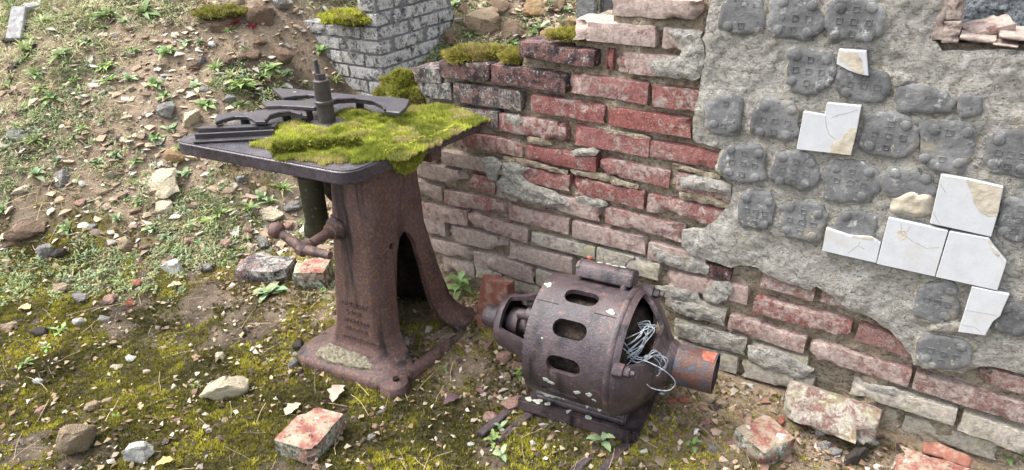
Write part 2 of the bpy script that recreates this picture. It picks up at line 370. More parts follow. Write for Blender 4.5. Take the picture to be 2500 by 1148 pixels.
M_pinkb.layer((0.03, 0.03, 0.026), 60, 0.60, 0.68, 6); M_pinkb.layer((0.56, 0.56, 0.50), 26, 0.62, 0.67, 7)
M_pinkb = M_pinkb.done(M_pinkb.noise(90, 7, 0.75), 1.0, 0.008)

def mat_stone(name, stops, sc_=24, lich=None, dark=None):
    m = Mat(name, 0.9, 0.2); m.col = m.ramp(m.noise(sc_ * 1.4, 8, 0.75, 0.8), stops)
    if lich: m.layer(lich, 30, 0.60, 0.70, 6)
    m.layer(dark or (0.05, 0.042, 0.032), 44, 0.63, 0.76, 6)
    return m.done(m.math('ADD', m.noise(120, 5, 0.7), m.math('MULTIPLY', m.noise(30, 6, 0.7), 1.4)), 1.0, 0.012)
STONE = {
 'brown': mat_stone('brown_stone', [(0.3, (0.13, 0.085, 0.055)), (0.6, (0.23, 0.16, 0.11)), (0.8, (0.30, 0.23, 0.17))]),
 'cream': mat_stone('cream_stone', [(0.3, (0.42, 0.34, 0.22)), (0.55, (0.60, 0.53, 0.38)), (0.75, (0.50, 0.33, 0.23))], 14),
 'grey': mat_stone('grey_stone', [(0.3, (0.15, 0.14, 0.125)), (0.6, (0.27, 0.255, 0.235)), (0.8, (0.36, 0.35, 0.33))], 24, (0.45, 0.45, 0.42)),
 'tan': mat_stone('tan_stone', [(0.3, (0.25, 0.18, 0.115)), (0.6, (0.36, 0.28, 0.19)), (0.8, (0.44, 0.37, 0.28))]),
 'pink': mat_stone('pinkish_stone', [(0.3, (0.26, 0.15, 0.12)), (0.6, (0.38, 0.24, 0.19)), (0.8, (0.44, 0.34, 0.29))]),
 'red': mat_stone('red_brick_shard', [(0.3, (0.27, 0.085, 0.055)), (0.6, (0.36, 0.14, 0.10)), (0.8, (0.42, 0.24, 0.18))]),
 'white': mat_stone('white_stone', [(0.3, (0.42, 0.41, 0.36)), (0.6, (0.60, 0.585, 0.53)), (0.8, (0.66, 0.65, 0.60))], 20, None, (0.10, 0.10, 0.075)),
 'dark': mat_stone('dark_stone', [(0.3, (0.045, 0.038, 0.034)), (0.6, (0.085, 0.07, 0.062)), (0.8, (0.15, 0.13, 0.12))]),
 'ochre': mat_stone('ochre_stone', [(0.3, (0.24, 0.145, 0.07)), (0.6, (0.40, 0.28, 0.155)), (0.8, (0.48, 0.39, 0.27))], 12),
}
def mat_vcol(name, rough=0.8, spec=0.25, trans=0.0, var=0.0):
    m = Mat(name, rough, spec); a = m.n.new('ShaderNodeAttribute'); a.attribute_name = 'Col'; m.col = a.outputs['Color']
    if trans > 0:
        m.t.links.new(m.col, m.b.inputs['Base Color']); tr = m.n.new('ShaderNodeBsdfTranslucent'); m.t.links.new(m.col, tr.inputs[0])
        mx = m.n.new('ShaderNodeMixShader'); mx.inputs[0].default_value = trans; out = m.n['Material Output']
        m.t.links.new(m.b.outputs[0], mx.inputs[1]); m.t.links.new(tr.outputs[0], mx.inputs[2]); m.t.links.new(mx.outputs[0], out.inputs[0])
    return m.done()
M_leaf = mat_vcol('leaf_green', 0.55, 0.35, 0.25); M_moss = mat_vcol('moss_fronds', 0.85, 0.15, 0.2); M_grit = mat_vcol('mixed_gravel', 0.9, 0.2); M_straw = mat_vcol('dry_straw', 0.8, 0.25)

# ground
mg = Mat('stony_soil', 0.95, 0.15)
mg.col = mg.ramp(mg.noise(5, 8, 0.7), [(0.30, (0.024, 0.019, 0.014)), (0.46, (0.072, 0.055, 0.039)), (0.66, (0.165, 0.128, 0.09))])
mg.layer((0.36, 0.29, 0.21), 46, 0.58, 0.68, 8, rough=0.75); mg.layer((0.022, 0.018, 0.014), 15, 0.56, 0.70, 7, rough=0.7); mg.layer((0.40, 0.36, 0.29), 120, 0.64, 0.72, 3)
at = mg.n.new('ShaderNodeAttribute'); at.attribute_name = 'Col'
sep = mg.n.new('ShaderNodeSeparateColor'); mg.t.links.new(at.outputs['Color'], sep.inputs[0])
mg.col = mg.mix(mg.math('MULTIPLY', sep.outputs[0], 0.85), mg.col, mg.ramp(mg.noise(60, 5, 0.75), [(0.3, (0.012, 0.011, 0.007)), (0.55, (0.045, 0.040, 0.016)), (0.75, (0.13, 0.115, 0.035))]))
mg.col = mg.mix(mg.math('MULTIPLY', sep.outputs[1], 0.8), mg.col, mg.ramp(mg.noise(70, 6, 0.7), [(0.3, (0.20, 0.145, 0.095)), (0.55, (0.33, 0.25, 0.175)), (0.75, (0.44, 0.365, 0.27))]))
M_ground = mg.done(mg.math('ADD', mg.noise(90, 6, 0.75), mg.math('MULTIPLY', mg.noise(28, 5, 0.7), 1.5)), 0.9, 0.012)

# ------------------------------------------------------------------ ground sheet
def axis_(a0, a1, fine, far, n):
    m = np.arange(a0, a1, fine); g = np.geomspace(fine, far, n)
    return np.concatenate([a0 - np.cumsum(g)[::-1], m, a1 + np.cumsum(g)])
gx = axis_(-3.3, 2.2, 0.0138, 9, 26); gy = axis_(1.0, 4.9, 0.0138, 9, 26)
GX, GY = np.meshgrid(gx, gy, indexing='ij'); GZ = ground_z(GX, GY)
def moss_mask(x, y):
    p = xyz(x, y); n = fbm(p * 3.4, 4, 51); n2 = fbm(p * 13, 4, 57)
    flat = 1 - sst(2.45, 2.85, y + 0.10 * vnoise(p * 3, 8)); right = 1 - sst(-0.1, 0.45, x - 0.9 * (1.75 - y))
    m = sst(-0.26, 0.20, n + 0.60 * n2 + 0.38) * flat * (0.38 + 0.62 * right)
    bank = sst(0.20, 0.45, n + 0.3 * n2) * (1 - flat) * 0.8
    return np.clip(m + bank, 0, 1)
def crumb_mask(x, y):
    s = x * WD[0] + y * WD[1]; dw = DW + (x * WN[0] + y * WN[1]); p = xyz(x, y)
    a = sst(0.55, 0.15, dw) if False else (1 - sst(0.18, 0.62, dw + 0.12 * fbm(p * 5, 3, 71)))
    b = sst(2.55, 2.9, y) * sst(-0.25, 0.25, fbm(p * 1.6, 3, 73))
    return np.clip(a * (dw > -0.3) + b, 0, 1)
gcol = np.zeros((GX.size, 3)); gcol[:, 0] = moss_mask(GX.ravel(), GY.ravel()); gcol[:, 1] = crumb_mask(GX.ravel(), GY.ravel())
nX, nY = GX.shape; ii, jj = np.meshgrid(np.arange(nX - 1), np.arange(nY - 1), indexing='ij'); a_ = (ii * nY + jj).ravel()
ground = link('ground', new_mesh('ground', np.stack([GX.ravel(), GY.ravel(), GZ.ravel()], -1), np.stack([a_, a_ + nY, a_ + nY + 1, a_ + 1], -1), M_ground, True, gcol))
tag(ground, 'mossy stony ground rising into a bank of bare brown soil', 'ground', kind='structure')

# ------------------------------------------------------------------ the ruined brick wall (local frame: x along, y into the wall, z up)
WANG = math.atan2(WD[1], WD[0])
wbase = -WN * DW
brick_wall = thing('brick_wall', (wbase[0], wbase[1], 0), 'ruined red brick wall with crumbling plaster and stepped broken top', 'wall', rz=WANG)
def wl(name, me, loc=(0, 0, 0), parent=None):
    o = bpy.data.objects.new(name, me); sc.collection.objects.link(o); o.parent = parent or brick_wall; o.location = loc; return o
def wmap(u, v, off): return np.stack([u, -off, v], -1)
def wpoly(px, off=0.0): return [wall(x, y, off) for x, y in px]

def brick_mesh(seed, L=0.25, D=0.105, Hh=0.056, r=0.0032, amp=0.0026, n=(16, 5, 5), chip=0.0, mat=None):
    bm = bmesh.new(); bmesh.ops.create_cube(bm, size=1.0)
    V = []; Fc = []; idx = {}
    bm.free()
    def vid(p):
        k = tuple(np.round(p, 5))
        if k not in idx: idx[k] = len(V); V.append(p)
        return idx[k]
    for ax in range(3):
        b, c = [(1, 2), (2, 0), (0, 1)][ax]
        for sgn in (-1, 1):
            for i in range(n[b]):
                for j in range(n[c]):
                    q = []
                    for (di, dj) in ((0, 0), (1, 0), (1, 1), (0, 1)):
                        p = np.zeros(3); p[ax] = 0.5 * sgn; p[b] = (i + di) / n[b] - 0.5; p[c] = (j + dj) / n[c] - 0.5; q.append(vid(p))
                    Fc.append(q if sgn > 0 else q[::-1])
    V = np.array(V) * np.array([L, D, Hh]); hf = np.array([L, D, Hh]) / 2 - r
    q = np.clip(V, -hf, hf); dlt = V - q; ln = np.linalg.norm(dlt, axis=1, keepdims=True); V = q + r * dlt / np.maximum(ln, 1e-9)
    nrm = dlt / np.maximum(ln, 1e-9)
    V = V + nrm * (amp * (fbm(V * 45, 3, seed * 7) + 0.8 * fbm(V * 14, 2, seed * 7 + 3)))[:, None]
    cn = np.maximum(0, fbm(V * 16 + seed, 2, seed) - 0.12) * np.clip((np.abs(V) / (hf + r)).sum(1) - 1.75, 0, 1)
    V = V * (1 - (0.75 + chip) * cn)[:, None]
    me = new_mesh('brick', V, np.array(Fc), mat, True); me.set_sharp_from_angle(angle=math.radians(50)); return me
BM = [brick_mesh(k, mat=None) for k in range(9)]
BMM = {}
def bmesh_mat(k, mat):
    if (k, mat.name) not in BMM:
        me = BM[k].copy(); me.materials.clear(); me.materials.append(mat); BMM[(k, mat.name)] = me
    return BMM[(k, mat.name)]
RED = [(0.29, 0.078, 0.068), (0.32, 0.095, 0.08), (0.27, 0.08, 0.074), (0.34, 0.125, 0.11), (0.31, 0.115, 0.105)]
PINK = [(0.38, 0.19, 0.165), (0.35, 0.165, 0.145), (0.40, 0.21, 0.175)]
BROWN = [(0.29, 0.165, 0.14), (0.32, 0.18, 0.15), (0.26, 0.155, 0.135)]
DARKB = [(0.10, 0.06, 0.06), (0.13, 0.075, 0.07)]
# front faces read from the photograph: xl, xr, y top left, y top right, y bottom left, y bottom right, kind, dust, proud (mm)
BR = '''1012 1076 165 168 201 203 s .35 4
1077 1198 146 157 188 199 s .25 8
1202 1384 154 183 201 226 s .12 10
1272 1455 101 123 139 166 s .15 12
1027 1102 201 204 238 246 s .55 2
1108 1273 200 225 250 270 s .35 4
1298 1478 229 259 273 302 r .34 4
1386 1584 174 207 227 256 r .36 6
1593 1706 208 220 261 273 r .40 4
1498 1712 125 142 178 196 r .50 5
1399 1604 50 60 94 116 p .62 9
1497 1712 -8 0 37 50 p .66 11
1618 1716 66 77 119 131 p .75 2
1727 1760 -10 -6 60 66 r .4 -6
1476 1493 119 121 173 176 r .2 -9
1118 1217 262 272 300 314 s .40 3
1220 1385 275 302 320 349 r .40 5
1397 1587 306 336 352 385 r .26 5
1487 1690 261 290 306 338 r .25 5
1587 1766 342 377 384 415 r .27 2
1119 1277 321 347 352 386 r .42 3
1285 1456 353 382 389 420 r .25 5
1466 1636 381 420 424 458 r .40 4
1077 1224 369 393 399 429 b .60 2
1226 1392 396 428 433 468 r .36 2
1394 1574 429 467 470 512 r .36 4
1650 1788 417 450 464 494 r .50 2
1000 1139 392 420 425 459 b .66 3
1141 1209 422 438 456 476 r .38 2
1210 1290 439 459 480 501 b .70 0
1296 1467 461 501 500 541 p .50 2
1478 1668 506 550 541 595 p .42 3
1580 1778 473 516 516 559 r .40 2
950 1078 420 459 455 489 b .60 2
1085 1231 464 489 497 527 r .48 3
1233 1389 496 536 531 575 p .48 3
1397 1577 539 580 578 625 p .52 2
1582 1722 591 626 633 669 p .62 1
1727 1784 645 657 672 687 k .05 2
970 1142 485 515 520 553 r .52 3
1143 1290 514 560 549 594 p .54 3
1298 1452 565 606 596 634 l .56 2
1456 1610 607 643 640 690 l .62 2
1621 1825 657 705 699 746 r .60 1
1000 1087 520 541 555 579 b .70 2
1089 1235 548 581 583 621 b .66 4
1237 1397 591 633 630 668 b .70 3
1020 1158 576 607 605 639 b .74 3
1158 1306 612 654 649 693 b .76 5
1308 1440 656 700 694 738 l .78 1
1084 1158 628 645 660 682 b .78 1
1160 1225 646 672 676 700 l .8 1
1227 1330 676 706 702 738 l .8 0
1852 1990 655 694 702 738 b .40 1
2005 2215 700 762 742 796 b .45 0
1840 2078 724 786 762 826 r .40 5
2091 2240 790 838 831 880 b .28 3
1779 1967 767 823 804 864 r .48 5
1976 2222 825 906 872 942 b .45 5
1625 1770 705 756 745 797 l .72 2
1645 1822 778 829 820 868 l .80 1
1828 1970 832 876 872 912 l .78 1
2230 2515 909 991 949 1041 b .45 6
2385 2640 892 962 932 1006 b .45 1
2078 2334 922 999 962 1036 l .82 8
2343 2600 1003 1090 1051 1142 l .76 8
2203 2440 1020 1096 1060 1138 l .62 -14
2090 2198 980 1016 1020 1054 l .6 -14
1640 1800 826 874 868 916 l .8 0
1810 1985 880 930 920 968 l .8 0'''
for k, ln in enumerate(BR.split('\n')):
    q = ln.split(); xl, xr, tl, tr, bl, br = map(float, q[:6]); kind, dust, pr = q[6], float(q[7]), float(q[8]) / 1000
    a, b, c_, d_ = wall(xl, tl), wall(xr, tr), wall(xl, bl), wall(xr, br)
    s0 = (a[0] + c_[0]) / 2; s1 = (b[0] + d_[0]) / 2; zt = (a[1] + b[1]) / 2; zb = (c_[1] + d_[1]) / 2
    mat = {'s': M_sooty, 'r': M_brick, 'p': M_brick, 'b': M_brick, 'l': M_lichb, 'k': M_sooty}[kind]
    pal = {'s': DARKB, 'r': RED, 'p': PINK, 'b': BROWN, 'l': BROWN, 'k': [(0.02, 0.012, 0.016)]}[kind]
    o = wl('brick', bmesh_mat(k % 9, mat)); colr = pal[(k * 7) % len(pal)]; o.color = (*colr, dust)
    if kind == 'k': o.color = (0.02, 0.012, 0.016, 0.0)
    flip = 1 if k % 2 else -1
    o.scale = ((s1 - s0) / 0.25 * flip, 1.0, (zt - zb) / 0.056)
    if flip < 0: o.scale = ((s1 - s0) / 0.25, 1.0, (zt - zb) / 0.056); o.rotation_euler = (math.pi, 0, 0)
    rot = math.atan2((b[1] - a[1]) + (d_[1] - c_[1]), 2 * (s1 - s0))
    o.rotation_euler = (o.rotation_euler.x + random.uniform(-0.02, 0.02), -rot, random.uniform(-0.012, 0.012))
    o.location = ((s0 + s1) / 2, 0.105 / 2 - pr, (zt + zb) / 2)

# mortar core with the stepped top; the far end runs on behind the machine
core_px = [(905, 250), (1012, 215), (1014, 170), (1076, 172), (1080, 150), (1196, 162), (1200, 160), (1270, 168), (1276, 108), (1395, 122), (1402, 55), (1490, 60), (1500, -20), (1730, -40), (2340, -120)]
core = [wall(*p) for p in core_px]; sr_, _ = wall(2600, 300)
core = [np.array([core[0][0], -0.12])] + core + [np.array([sr_ + 0.5, core[-1][1]]), np.array([sr_ + 0.5, -0.12])]
sill = [wall(x, y) for x, y in [(2296, -140), (2318, 0), (2300, 60), (2282, 100), (2310, 112), (2420, 108), (2600, 120)]]
win_hole = np.array(sill + [np.array([sr_ + 0.2, sill[-1][1]]), np.array([sr_ + 0.2, 1.30])])
win_hole[0][1] = 1.25; win_hole[-1][1] = 1.25
def core_off(V, dist):
    p = xyz(V[:, 0], V[:, 1]); return -0.026 + 0.014 * fbm(p * 15, 4, 81) + 0.007 * fbm(p * 55, 3, 91) + 0.05 * np.maximum(0, fbm(p * 8, 3, 84) - 0.12)
wl('mortar_core', shell(ragged(core, 0.02, 0.004, 3), 0.0105, wmap, core_off, -0.20, holes=[ragged(win_hole, 0.02, 0.006, 4)], backface=True, name='mortar_core', mat=M_core))

# plaster coat on the near half
pl_px = [(1742, -60), (1738, 0), (1729, 60), (1727, 82), (1719, 90), (1727, 128), (1723, 160), (1712, 196), (1706, 240), (1694, 285), (1693, 322), (1700, 345), (1735, 352), (1768, 362), (1760, 392), (1775, 420), (1792, 440), (1788, 465),
 (1786, 487), (1765, 515), (1745, 540), (1720, 556), (1690, 560), (1668, 562), (1664, 598), (1690, 618), (1725, 628), (1760, 640), (1785, 652), (1810, 646), (1850, 650), (1862, 664), (1905, 680), (1950, 694), (1978, 706), (1992, 694), (2012, 704), (2036, 716), (2048, 734), (2090, 758),
 (2135, 776), (2178, 805), (2205, 832), (2224, 862), (2231, 884), (2260, 893), (2300, 900), (2350, 906), (2382, 896), (2410, 888), (2460, 898), (2500, 910), (2600, 935)]
plp = [wall(*p) for p in pl_px]
plp = plp + [np.array([sr_ + 0.45, plp[-1][1]]), np.array([sr_ + 0.45, 1.24]), np.array([plp[0][0], 1.24])]
pw = [wall(x, y, 0.01) for x, y in [(2300, -140), (2306, 0), (2290, 50), (2272, 92), (2300, 126), (2450, 122), (2600, 135)]]
pl_hole = np.array(pw + [np.array([sr_ + 0.2, pw[-1][1]]), np.array([sr_ + 0.2, 1.22])]); pl_hole[0][1] = 1.22
def pl_off(V, dist):
    p = xyz(V[:, 0], V[:, 1]); e = sst(0, 0.02, dist)
    return (0.013 + 0.006 * fbm(p * 6, 3, 101) + 0.007 * fbm(p * 22, 4, 105) + 0.0035 * fbm(p * 70, 2, 107)) * (0.72 + 0.28 * e)
plaster = wl('plaster', shell(ragged(plp, 0.012, 0.006, 5, 45), 0.0065, wmap, pl_off, -0.006, holes=[ragged(pl_hole, 0.015, 0.007, 6)], name='plaster', mat=M_plaster))
def small_patch(name, px, off, mat, seed, cell=0.0055, parent=None, amp=0.006, rag=0.007, step=0.010, back=-0.004, taper=0.45, tw=0.014):
    po = ragged([wall(x, y, off) for x, y in px], step, rag, seed, 70)
    def of(V, dist):
        p = xyz(V[:, 0], V[:, 1]); return off + amp * (fbm(p * 26, 4, seed + 200) + 0.6 * fbm(p * 80, 2, seed + 201)) - (off * taper) * (1 - sst(0, tw, dist))
    return wl(name, shell(po, cell, wmap, of, back, name=name, mat=mat), parent=parent)
PATCH = [
 [(1581, 152), (1602, 141), (1655, 141), (1664, 128), (1650, 105), (1627, 86), (1629, 70), (1712, 80), (1709, 92), (1716, 115), (1718, 150), (1707, 190), (1690, 196), (1640, 190), (1588, 185)],
 [(1226, 398), (1262, 400), (1292, 415), (1264, 425), (1277, 440), (1302, 455), (1347, 470), (1376, 490), (1392, 504), (1345, 508), (1290, 498), (1240, 480), (1215, 470), (1210, 450), (1222, 432)],
 [(1173, 388), (1200, 386), (1222, 405), (1212, 420), (1208, 446), (1190, 442), (1180, 420)],
 [(1652, 440), (1690, 430), (1740, 437), (1786, 452), (1783, 482), (1740, 470), (1700, 462), (1660, 460)],
 [(1394, 370), (1420, 366), (1445, 361), (1462, 370), (1450, 381), (1400, 383)],
 [(1399, 485), (1425, 480), (1470, 490), (1483, 503), (1460, 506), (1420, 500)],
 [(1715, 716), (1740, 690), (1775, 690), (1791, 706), (1770, 736), (1735, 743), (1718, 736)],
 [(1590, 600), (1640, 627), (1700, 632), (1732, 652), (1725, 674), (1680, 664), (1640, 652), (1600, 641)],
 [(1628, 735), (1690, 741), (1762, 770), (1766, 796), (1700, 781), (1645, 761)],
 [(1650, 791), (1720, 801), (1816, 830), (1812, 864), (1740, 851), (1660, 826)],
 [(1824, 846), (1900, 861), (1987, 906), (1960, 927), (1880, 907), (1826, 882)],
 [(2100, 936), (2180, 951), (2331, 1001), (2331, 1031), (2250, 1016), (2150, 976)],
 [(1232, 283), (1264, 280), (1273, 295), (1260, 312), (1240, 309)],
 [(1283, 336), (1320, 338), (1348, 347), (1345, 357), (1310, 354), (1285, 348)],
 [(1460, 312), (1490, 318), (1560, 330), (1588, 338), (1584, 344), (1530, 334), (1470, 322)],
 [(1640, 400), (1690, 412), (1760, 432), (1756, 440), (1690, 424), (1645, 412)],
 [(1225, 382), (1290, 392), (1385, 420), (1384, 428), (1300, 408), (1226, 394)],
 [(1390, 415), (1470, 426), (1560, 456), (1555, 464), (1470, 444), (1395, 426)],
 [(1655, 470), (1720, 478), (1784, 500), (1770, 510), (1700, 494), (1656, 482)],
 [(1580, 700), (1640, 702), (1700, 716), (1712, 740), (1660, 735), (1600, 722)],
]
for k, px in enumerate(PATCH): small_patch('plaster_patch', px, 0.013 if k < 5 else 0.007, M_plaster if k < 13 or k == 19 else M_core, 300 + k)

# tile-adhesive pads: outline box, studs (fractions of the box), squares
def pad(x0, y0, x1, y1, seed, studs=(0, 1, 2, 3), cut=None, sq=True, k=0.0):
    cx, cy, rx, ry = (x0 + x1) / 2, (y0 + y1) / 2, (x1 - x0) / 2, (y1 - y0) / 2; px = []
    sh = 0.13 * rx                                           # the wall's verticals lean in the picture, its courses fall
    for i in range(28):
        a = 2 * math.pi * i / 28; cc, ss_ = math.cos(a), math.sin(a); e = 0.66
        fx = math.copysign(abs(cc) ** e, cc); fy = math.copysign(abs(ss_) ** e, ss_); rr = 1.03 + 0.05 * math.sin(3 * a + seed) + 0.04 * math.sin(5 * a + 2 * seed) + 0.03 * math.sin(8 * a + 5 * seed)
        if cut and ((a - cut) % (2 * math.pi)) < 1.2: rr *= 0.82
        px.append((cx + rx * 0.97 * fx * rr - 0.10 * ry * fy, cy + ry * 0.94 * fy * rr + 0.16 * rx * fx * 0.6))
    o = small_patch('adhesive_pad', px, 0.0235, M_pad, 500 + seed, 0.005, amp=0.0014, rag=0.006, back=0.006, taper=0.14, tw=0.005)
    bx = [(cx + (x - cx) * 1.10 + 2 * math.sin(i * 2.3 + seed), cy + (y - cy) * 1.11 + 2 * math.sin(i * 1.7 + seed)) for i, (x, y) in enumerate(px)]
    small_patch('plaster_rim', bx, 0.0195, M_rim, 700 + seed, 0.006, parent=o, amp=0.005, rag=0.012, back=0.004)
    c2 = wall(cx, cy, 0.0235); ex = wall(cx + 10, cy, 0.0235); px_s = (ex[0] - c2[0]) / 10; ey = wall(cx, cy + 10, 0.0235); px_h = (c2[1] - ey[1]) / 10
    W2, H2 = rx * px_s, ry * px_h; mb = MB(); got = False
    for i in (-1, 0, 1):
        for j in (-1, 0, 1):
            if (i and j) or not sq or (i * 5 + j * 3 + seed * 7) % 5 == 0: continue
            q = 0.0062 + 0.0004 * ((i + j + seed) % 3); s_, h_ = c2[0] + i * W2 * 0.50, c2[1] + j * H2 * 0.52
            for (dx, dz, lx, lz) in ((-q, -q, 2 * q, 0.0014), (-q, q - 0.0014, 2 * q, 0.0014), (-q, -q + 0.0014, 0.0014, 2 * q - 0.0028), (q - 0.0014, -q + 0.0014, 0.0014, 2 * q - 0.0028)):
                mb.box((s_ + dx, -0.0252, h_ + dz), (lx, 0, 0), (0, 0.004, 0), (0, 0, lz)); got = True
    if got: wl('grid_imprint', mb.mesh('grid_imprint', M_pad), parent=o)
    for t in studs:
        sx, sz = ((-1, 1), (1, 1), (1, -1), (-1, -1))[t]
        s_, h_ = c2[0] + sx * W2 * 0.56 + random.uniform(-.003, .003), c2[1] + sz * H2 * 0.56 + random.uniform(-.003, .003)
        m2 = MB().rev((s_, -0.020, h_), (0, -1, 0), [(0, 0.0116), (0.0055, 0.0112), (0.0068, 0.0092)], 14, wob=lambda a, r=seed + t: 1 + 0.05 * math.sin(2 * a + r))
        wl('stud', m2.mesh('stud', M_pad, smooth=True, jit=0.0007, js=90), parent=o)
for k, q in enumerate([(1756, -18, 1866, 88, (3,)), (1874, -14, 2008, 100, (0, 1, 2, 3)), (2010, -6, 2158, 112), (1909, 118, 2038, 229), (2040, 168, 2176, 250, (3,)), (1722, 226, 1815, 333, (2, 3)), (1833, 242, 1952, 349),
   (2098, 275, 2240, 388, (1, 3)), (2182, 210, 2332, 280, ()), (2336, 231, 2398, 298, ()), (2235, 292, 2381, 421), (2404, 318, 2530, 435), (1757, 349, 1871, 450), (1880, 370, 1998, 468), (2006, 392, 2144, 500, (0, 1, 2)), (2143, 415, 2290, 487, (0, 1)),
   (1800, 465, 1889, 569, (0, 1, 2)), (1896, 492, 2017, 592), (2040, 518, 2144, 588, (0,)), (2232, 682, 2342, 792, (1, 2)), (2422, 741, 2515, 825, (0,)), (2234, 821, 2372, 905, (1, 3)), (2440, 480, 2530, 592, (3,))]):
    pad(*q[:4], seed=k, studs=q[4] if len(q) > 4 else (0, 1, 2, 3), cut=(None, 5.0, 0.6, 2.2, None, 3.6, 1.4)[k % 7], sq=(k not in (8, 9, 15, 18)))

# white glazed tiles and what is left of them
def tile(px, cream=None, cracks=(), label=None):
    off = 0.034; P = [wall(x, y, off) for x, y in px]
    mb = MB().prism([(p[0], -off, p[1]) for p in P], (0, 0.010, 0))
    o = wl('tile', mb.mesh('tile', M_tile, bevel=0.0012, seg=1)); o['label'] = label
    wl('tile_bed', MB().prism([(p[0], -off + 0.0105, p[1]) for p in P], (0, 0.030, 0)).mesh('tile_bed', M_pad), parent=o)
    if cream:
        po = ragged([wall(x, y, off) for x, y in cream], 0.006, 0.002, len(px), 90)
        wl('bare_biscuit', shell(po, 0.005, wmap, lambda V, d: off + 0.0006 + 0.0008 * fbm(xyz(V[:, 0], V[:, 1]) * 60, 3, 7), off - 0.003, name='bare_biscuit', mat=M_bisc), parent=o)
    for cr in cracks:
        Q = ragged([wall(x, y, off) for x, y in cr] , 0.006, 0.0015, 3, 80)[:-max(1, int(np.linalg.norm(wall(*cr[-1], off) - wall(*cr[0], off)) / 0.006))]
        if len(Q) < 3: continue
        wl('crack', MB().tube([(q[0], -off, q[1]) for q in Q], 0.00045, 4).mesh('crack', M_dark), parent=o)
tile([(2297, 427), (2361, 437), (2450, 457), (2437, 520), (2420, 579), (2270, 546)], [(2358, 438), (2447, 459), (2434, 527), (2412, 529), (2392, 516), (2380, 500), (2374, 480)], [((2275, 515), (2290, 540), (2300, 551)), ((2295, 450), (2310, 470), (2314, 480))], 'white tile with its upper corner bare to the cream biscuit')
tile([(2169, 532), (2315, 564), (2282, 676), (2140, 645)], [(2192, 562), (2212, 562), (2214, 580), (2200, 588), (2190, 580)], [((2200, 545), (2200, 570), (2230, 590), (2262, 606), (2300, 604)), ((2215, 565), (2226, 545))], 'square white tile cracked across its upper half')
tile([(2318, 565), (2414, 582), (2425, 600), (2458, 640), (2435, 710), (2284, 677)], [(2414, 583), (2424, 602), (2456, 640), (2448, 636), (2430, 622), (2412, 596)], (), 'large white tile with a broken upper right corner')
tile([(2017, 557), (2077, 577), (2126, 580), (2150, 595), (2139, 643), (2007, 613)], [(2074, 575), (2126, 579), (2149, 594), (2128, 586), (2090, 581)], [((2070, 618), (2095, 600), (2102, 584)), ((2095, 600), (2118, 612))], 'lower half of a white tile broken along its top')
tile([(2373, 700), (2465, 720), (2450, 752), (2442, 772), (2424, 786), (2405, 820), (2339, 811)], None, [((2358, 758), (2385, 762), (2440, 772)), ((2345, 792), (2380, 800), (2400, 815))], 'lowest white tile with a ragged right edge')
tile([(1962, 272), (2013, 281), (2019, 251), (2103, 259), (2093, 314), (2077, 380), (1944, 365)], [(2092, 313), (2076, 379), (2026, 372), (2030, 352), (2056, 340), (2062, 328), (2080, 310)], [((2015, 283), (2016, 305), (2024, 328), (2044, 345)), ((2030, 286), (2070, 275), (2100, 266))], 'white tile alone among grey pads with broken corners')
tile([(2048, 120), (2115, 125), (2120, 186), (2097, 182), (2070, 172), (2042, 157)], [(2048, 126), (2092, 128), (2104, 145), (2108, 178), (2097, 181), (2072, 166), (2060, 150), (2048, 150)], (), 'small white tile fragment mostly bare to the biscuit')
small_patch('plaster_patch', [(2176, 480), (2215, 462), (2285, 470), (2276, 530), (2225, 534), (2172, 522)], 0.026, M_bisc, 71, back=0.004)
small_patch('plaster_patch', [(2262, 790), (2330, 775), (2392, 808), (2360, 822), (2290, 822), (2262, 812)], 0.022, M_plaster, 72, back=0.004)
small_patch('plaster_patch', [(2160, 240), (2235, 205), (2235, 190), (2180, 170), (2170, 215)], 0.022, M_plaster, 73, back=0.004)
# window opening: broken jamb brick on edge, sill rubble
for (px, pyt, pyb, wpx) in ((2298, -60, 100, 24), (2334, -60, 50, 26), (2322, 52, 106, 30)):
    a, b = wall(px, pyt, 0.01), wall(px, pyb, 0.01); sw = wpx * 0.00105
    o = wl('brick', bmesh_mat(3, M_brick)); o.color = (0.25, 0.13, 0.09, 0.55); o.scale = ((a[1] - b[1]) / 0.25, 1.1, sw / 0.056); o.rotation_euler = (0, math.pi / 2 - 0.10, 0); o.location = ((a[0] + b[0]) / 2, 0.05, (a[1] + b[1]) / 2)
for (x0, x1, yt, yb, z) in ((2345, 2430, 84, 104, 0), (2425, 2485, 102, 114, 0.004), (2440, 2600, 84, 108, 0)):
    a, b = wall(x0, yt), wall(x1, yb); o = wl('brick', bmesh_mat(5, M_brick)); o.color = (0.36, 0.24, 0.19, 0.66)
    o.scale = ((b[0] - a[0]) / 0.25, 1.3, abs(a[1] - b[1]) * 0.8 / 0.056); o.location = ((a[0] + b[0]) / 2, 0.055 - z, (a[1] + b[1]) / 2)
    o.rotation_euler = (0, 0.06, 0)
pp = wall(2410, 72, -0.06); o = wl('brick', bmesh_mat(7, M_brick)); o.color = (0.32, 0.17, 0.13, 0.5); o.scale = (0.34, 0.6, 0.5); o.rotation_euler = (0.2, -0.3, 0.3); o.location = (pp[0], 0.06, pp[1])

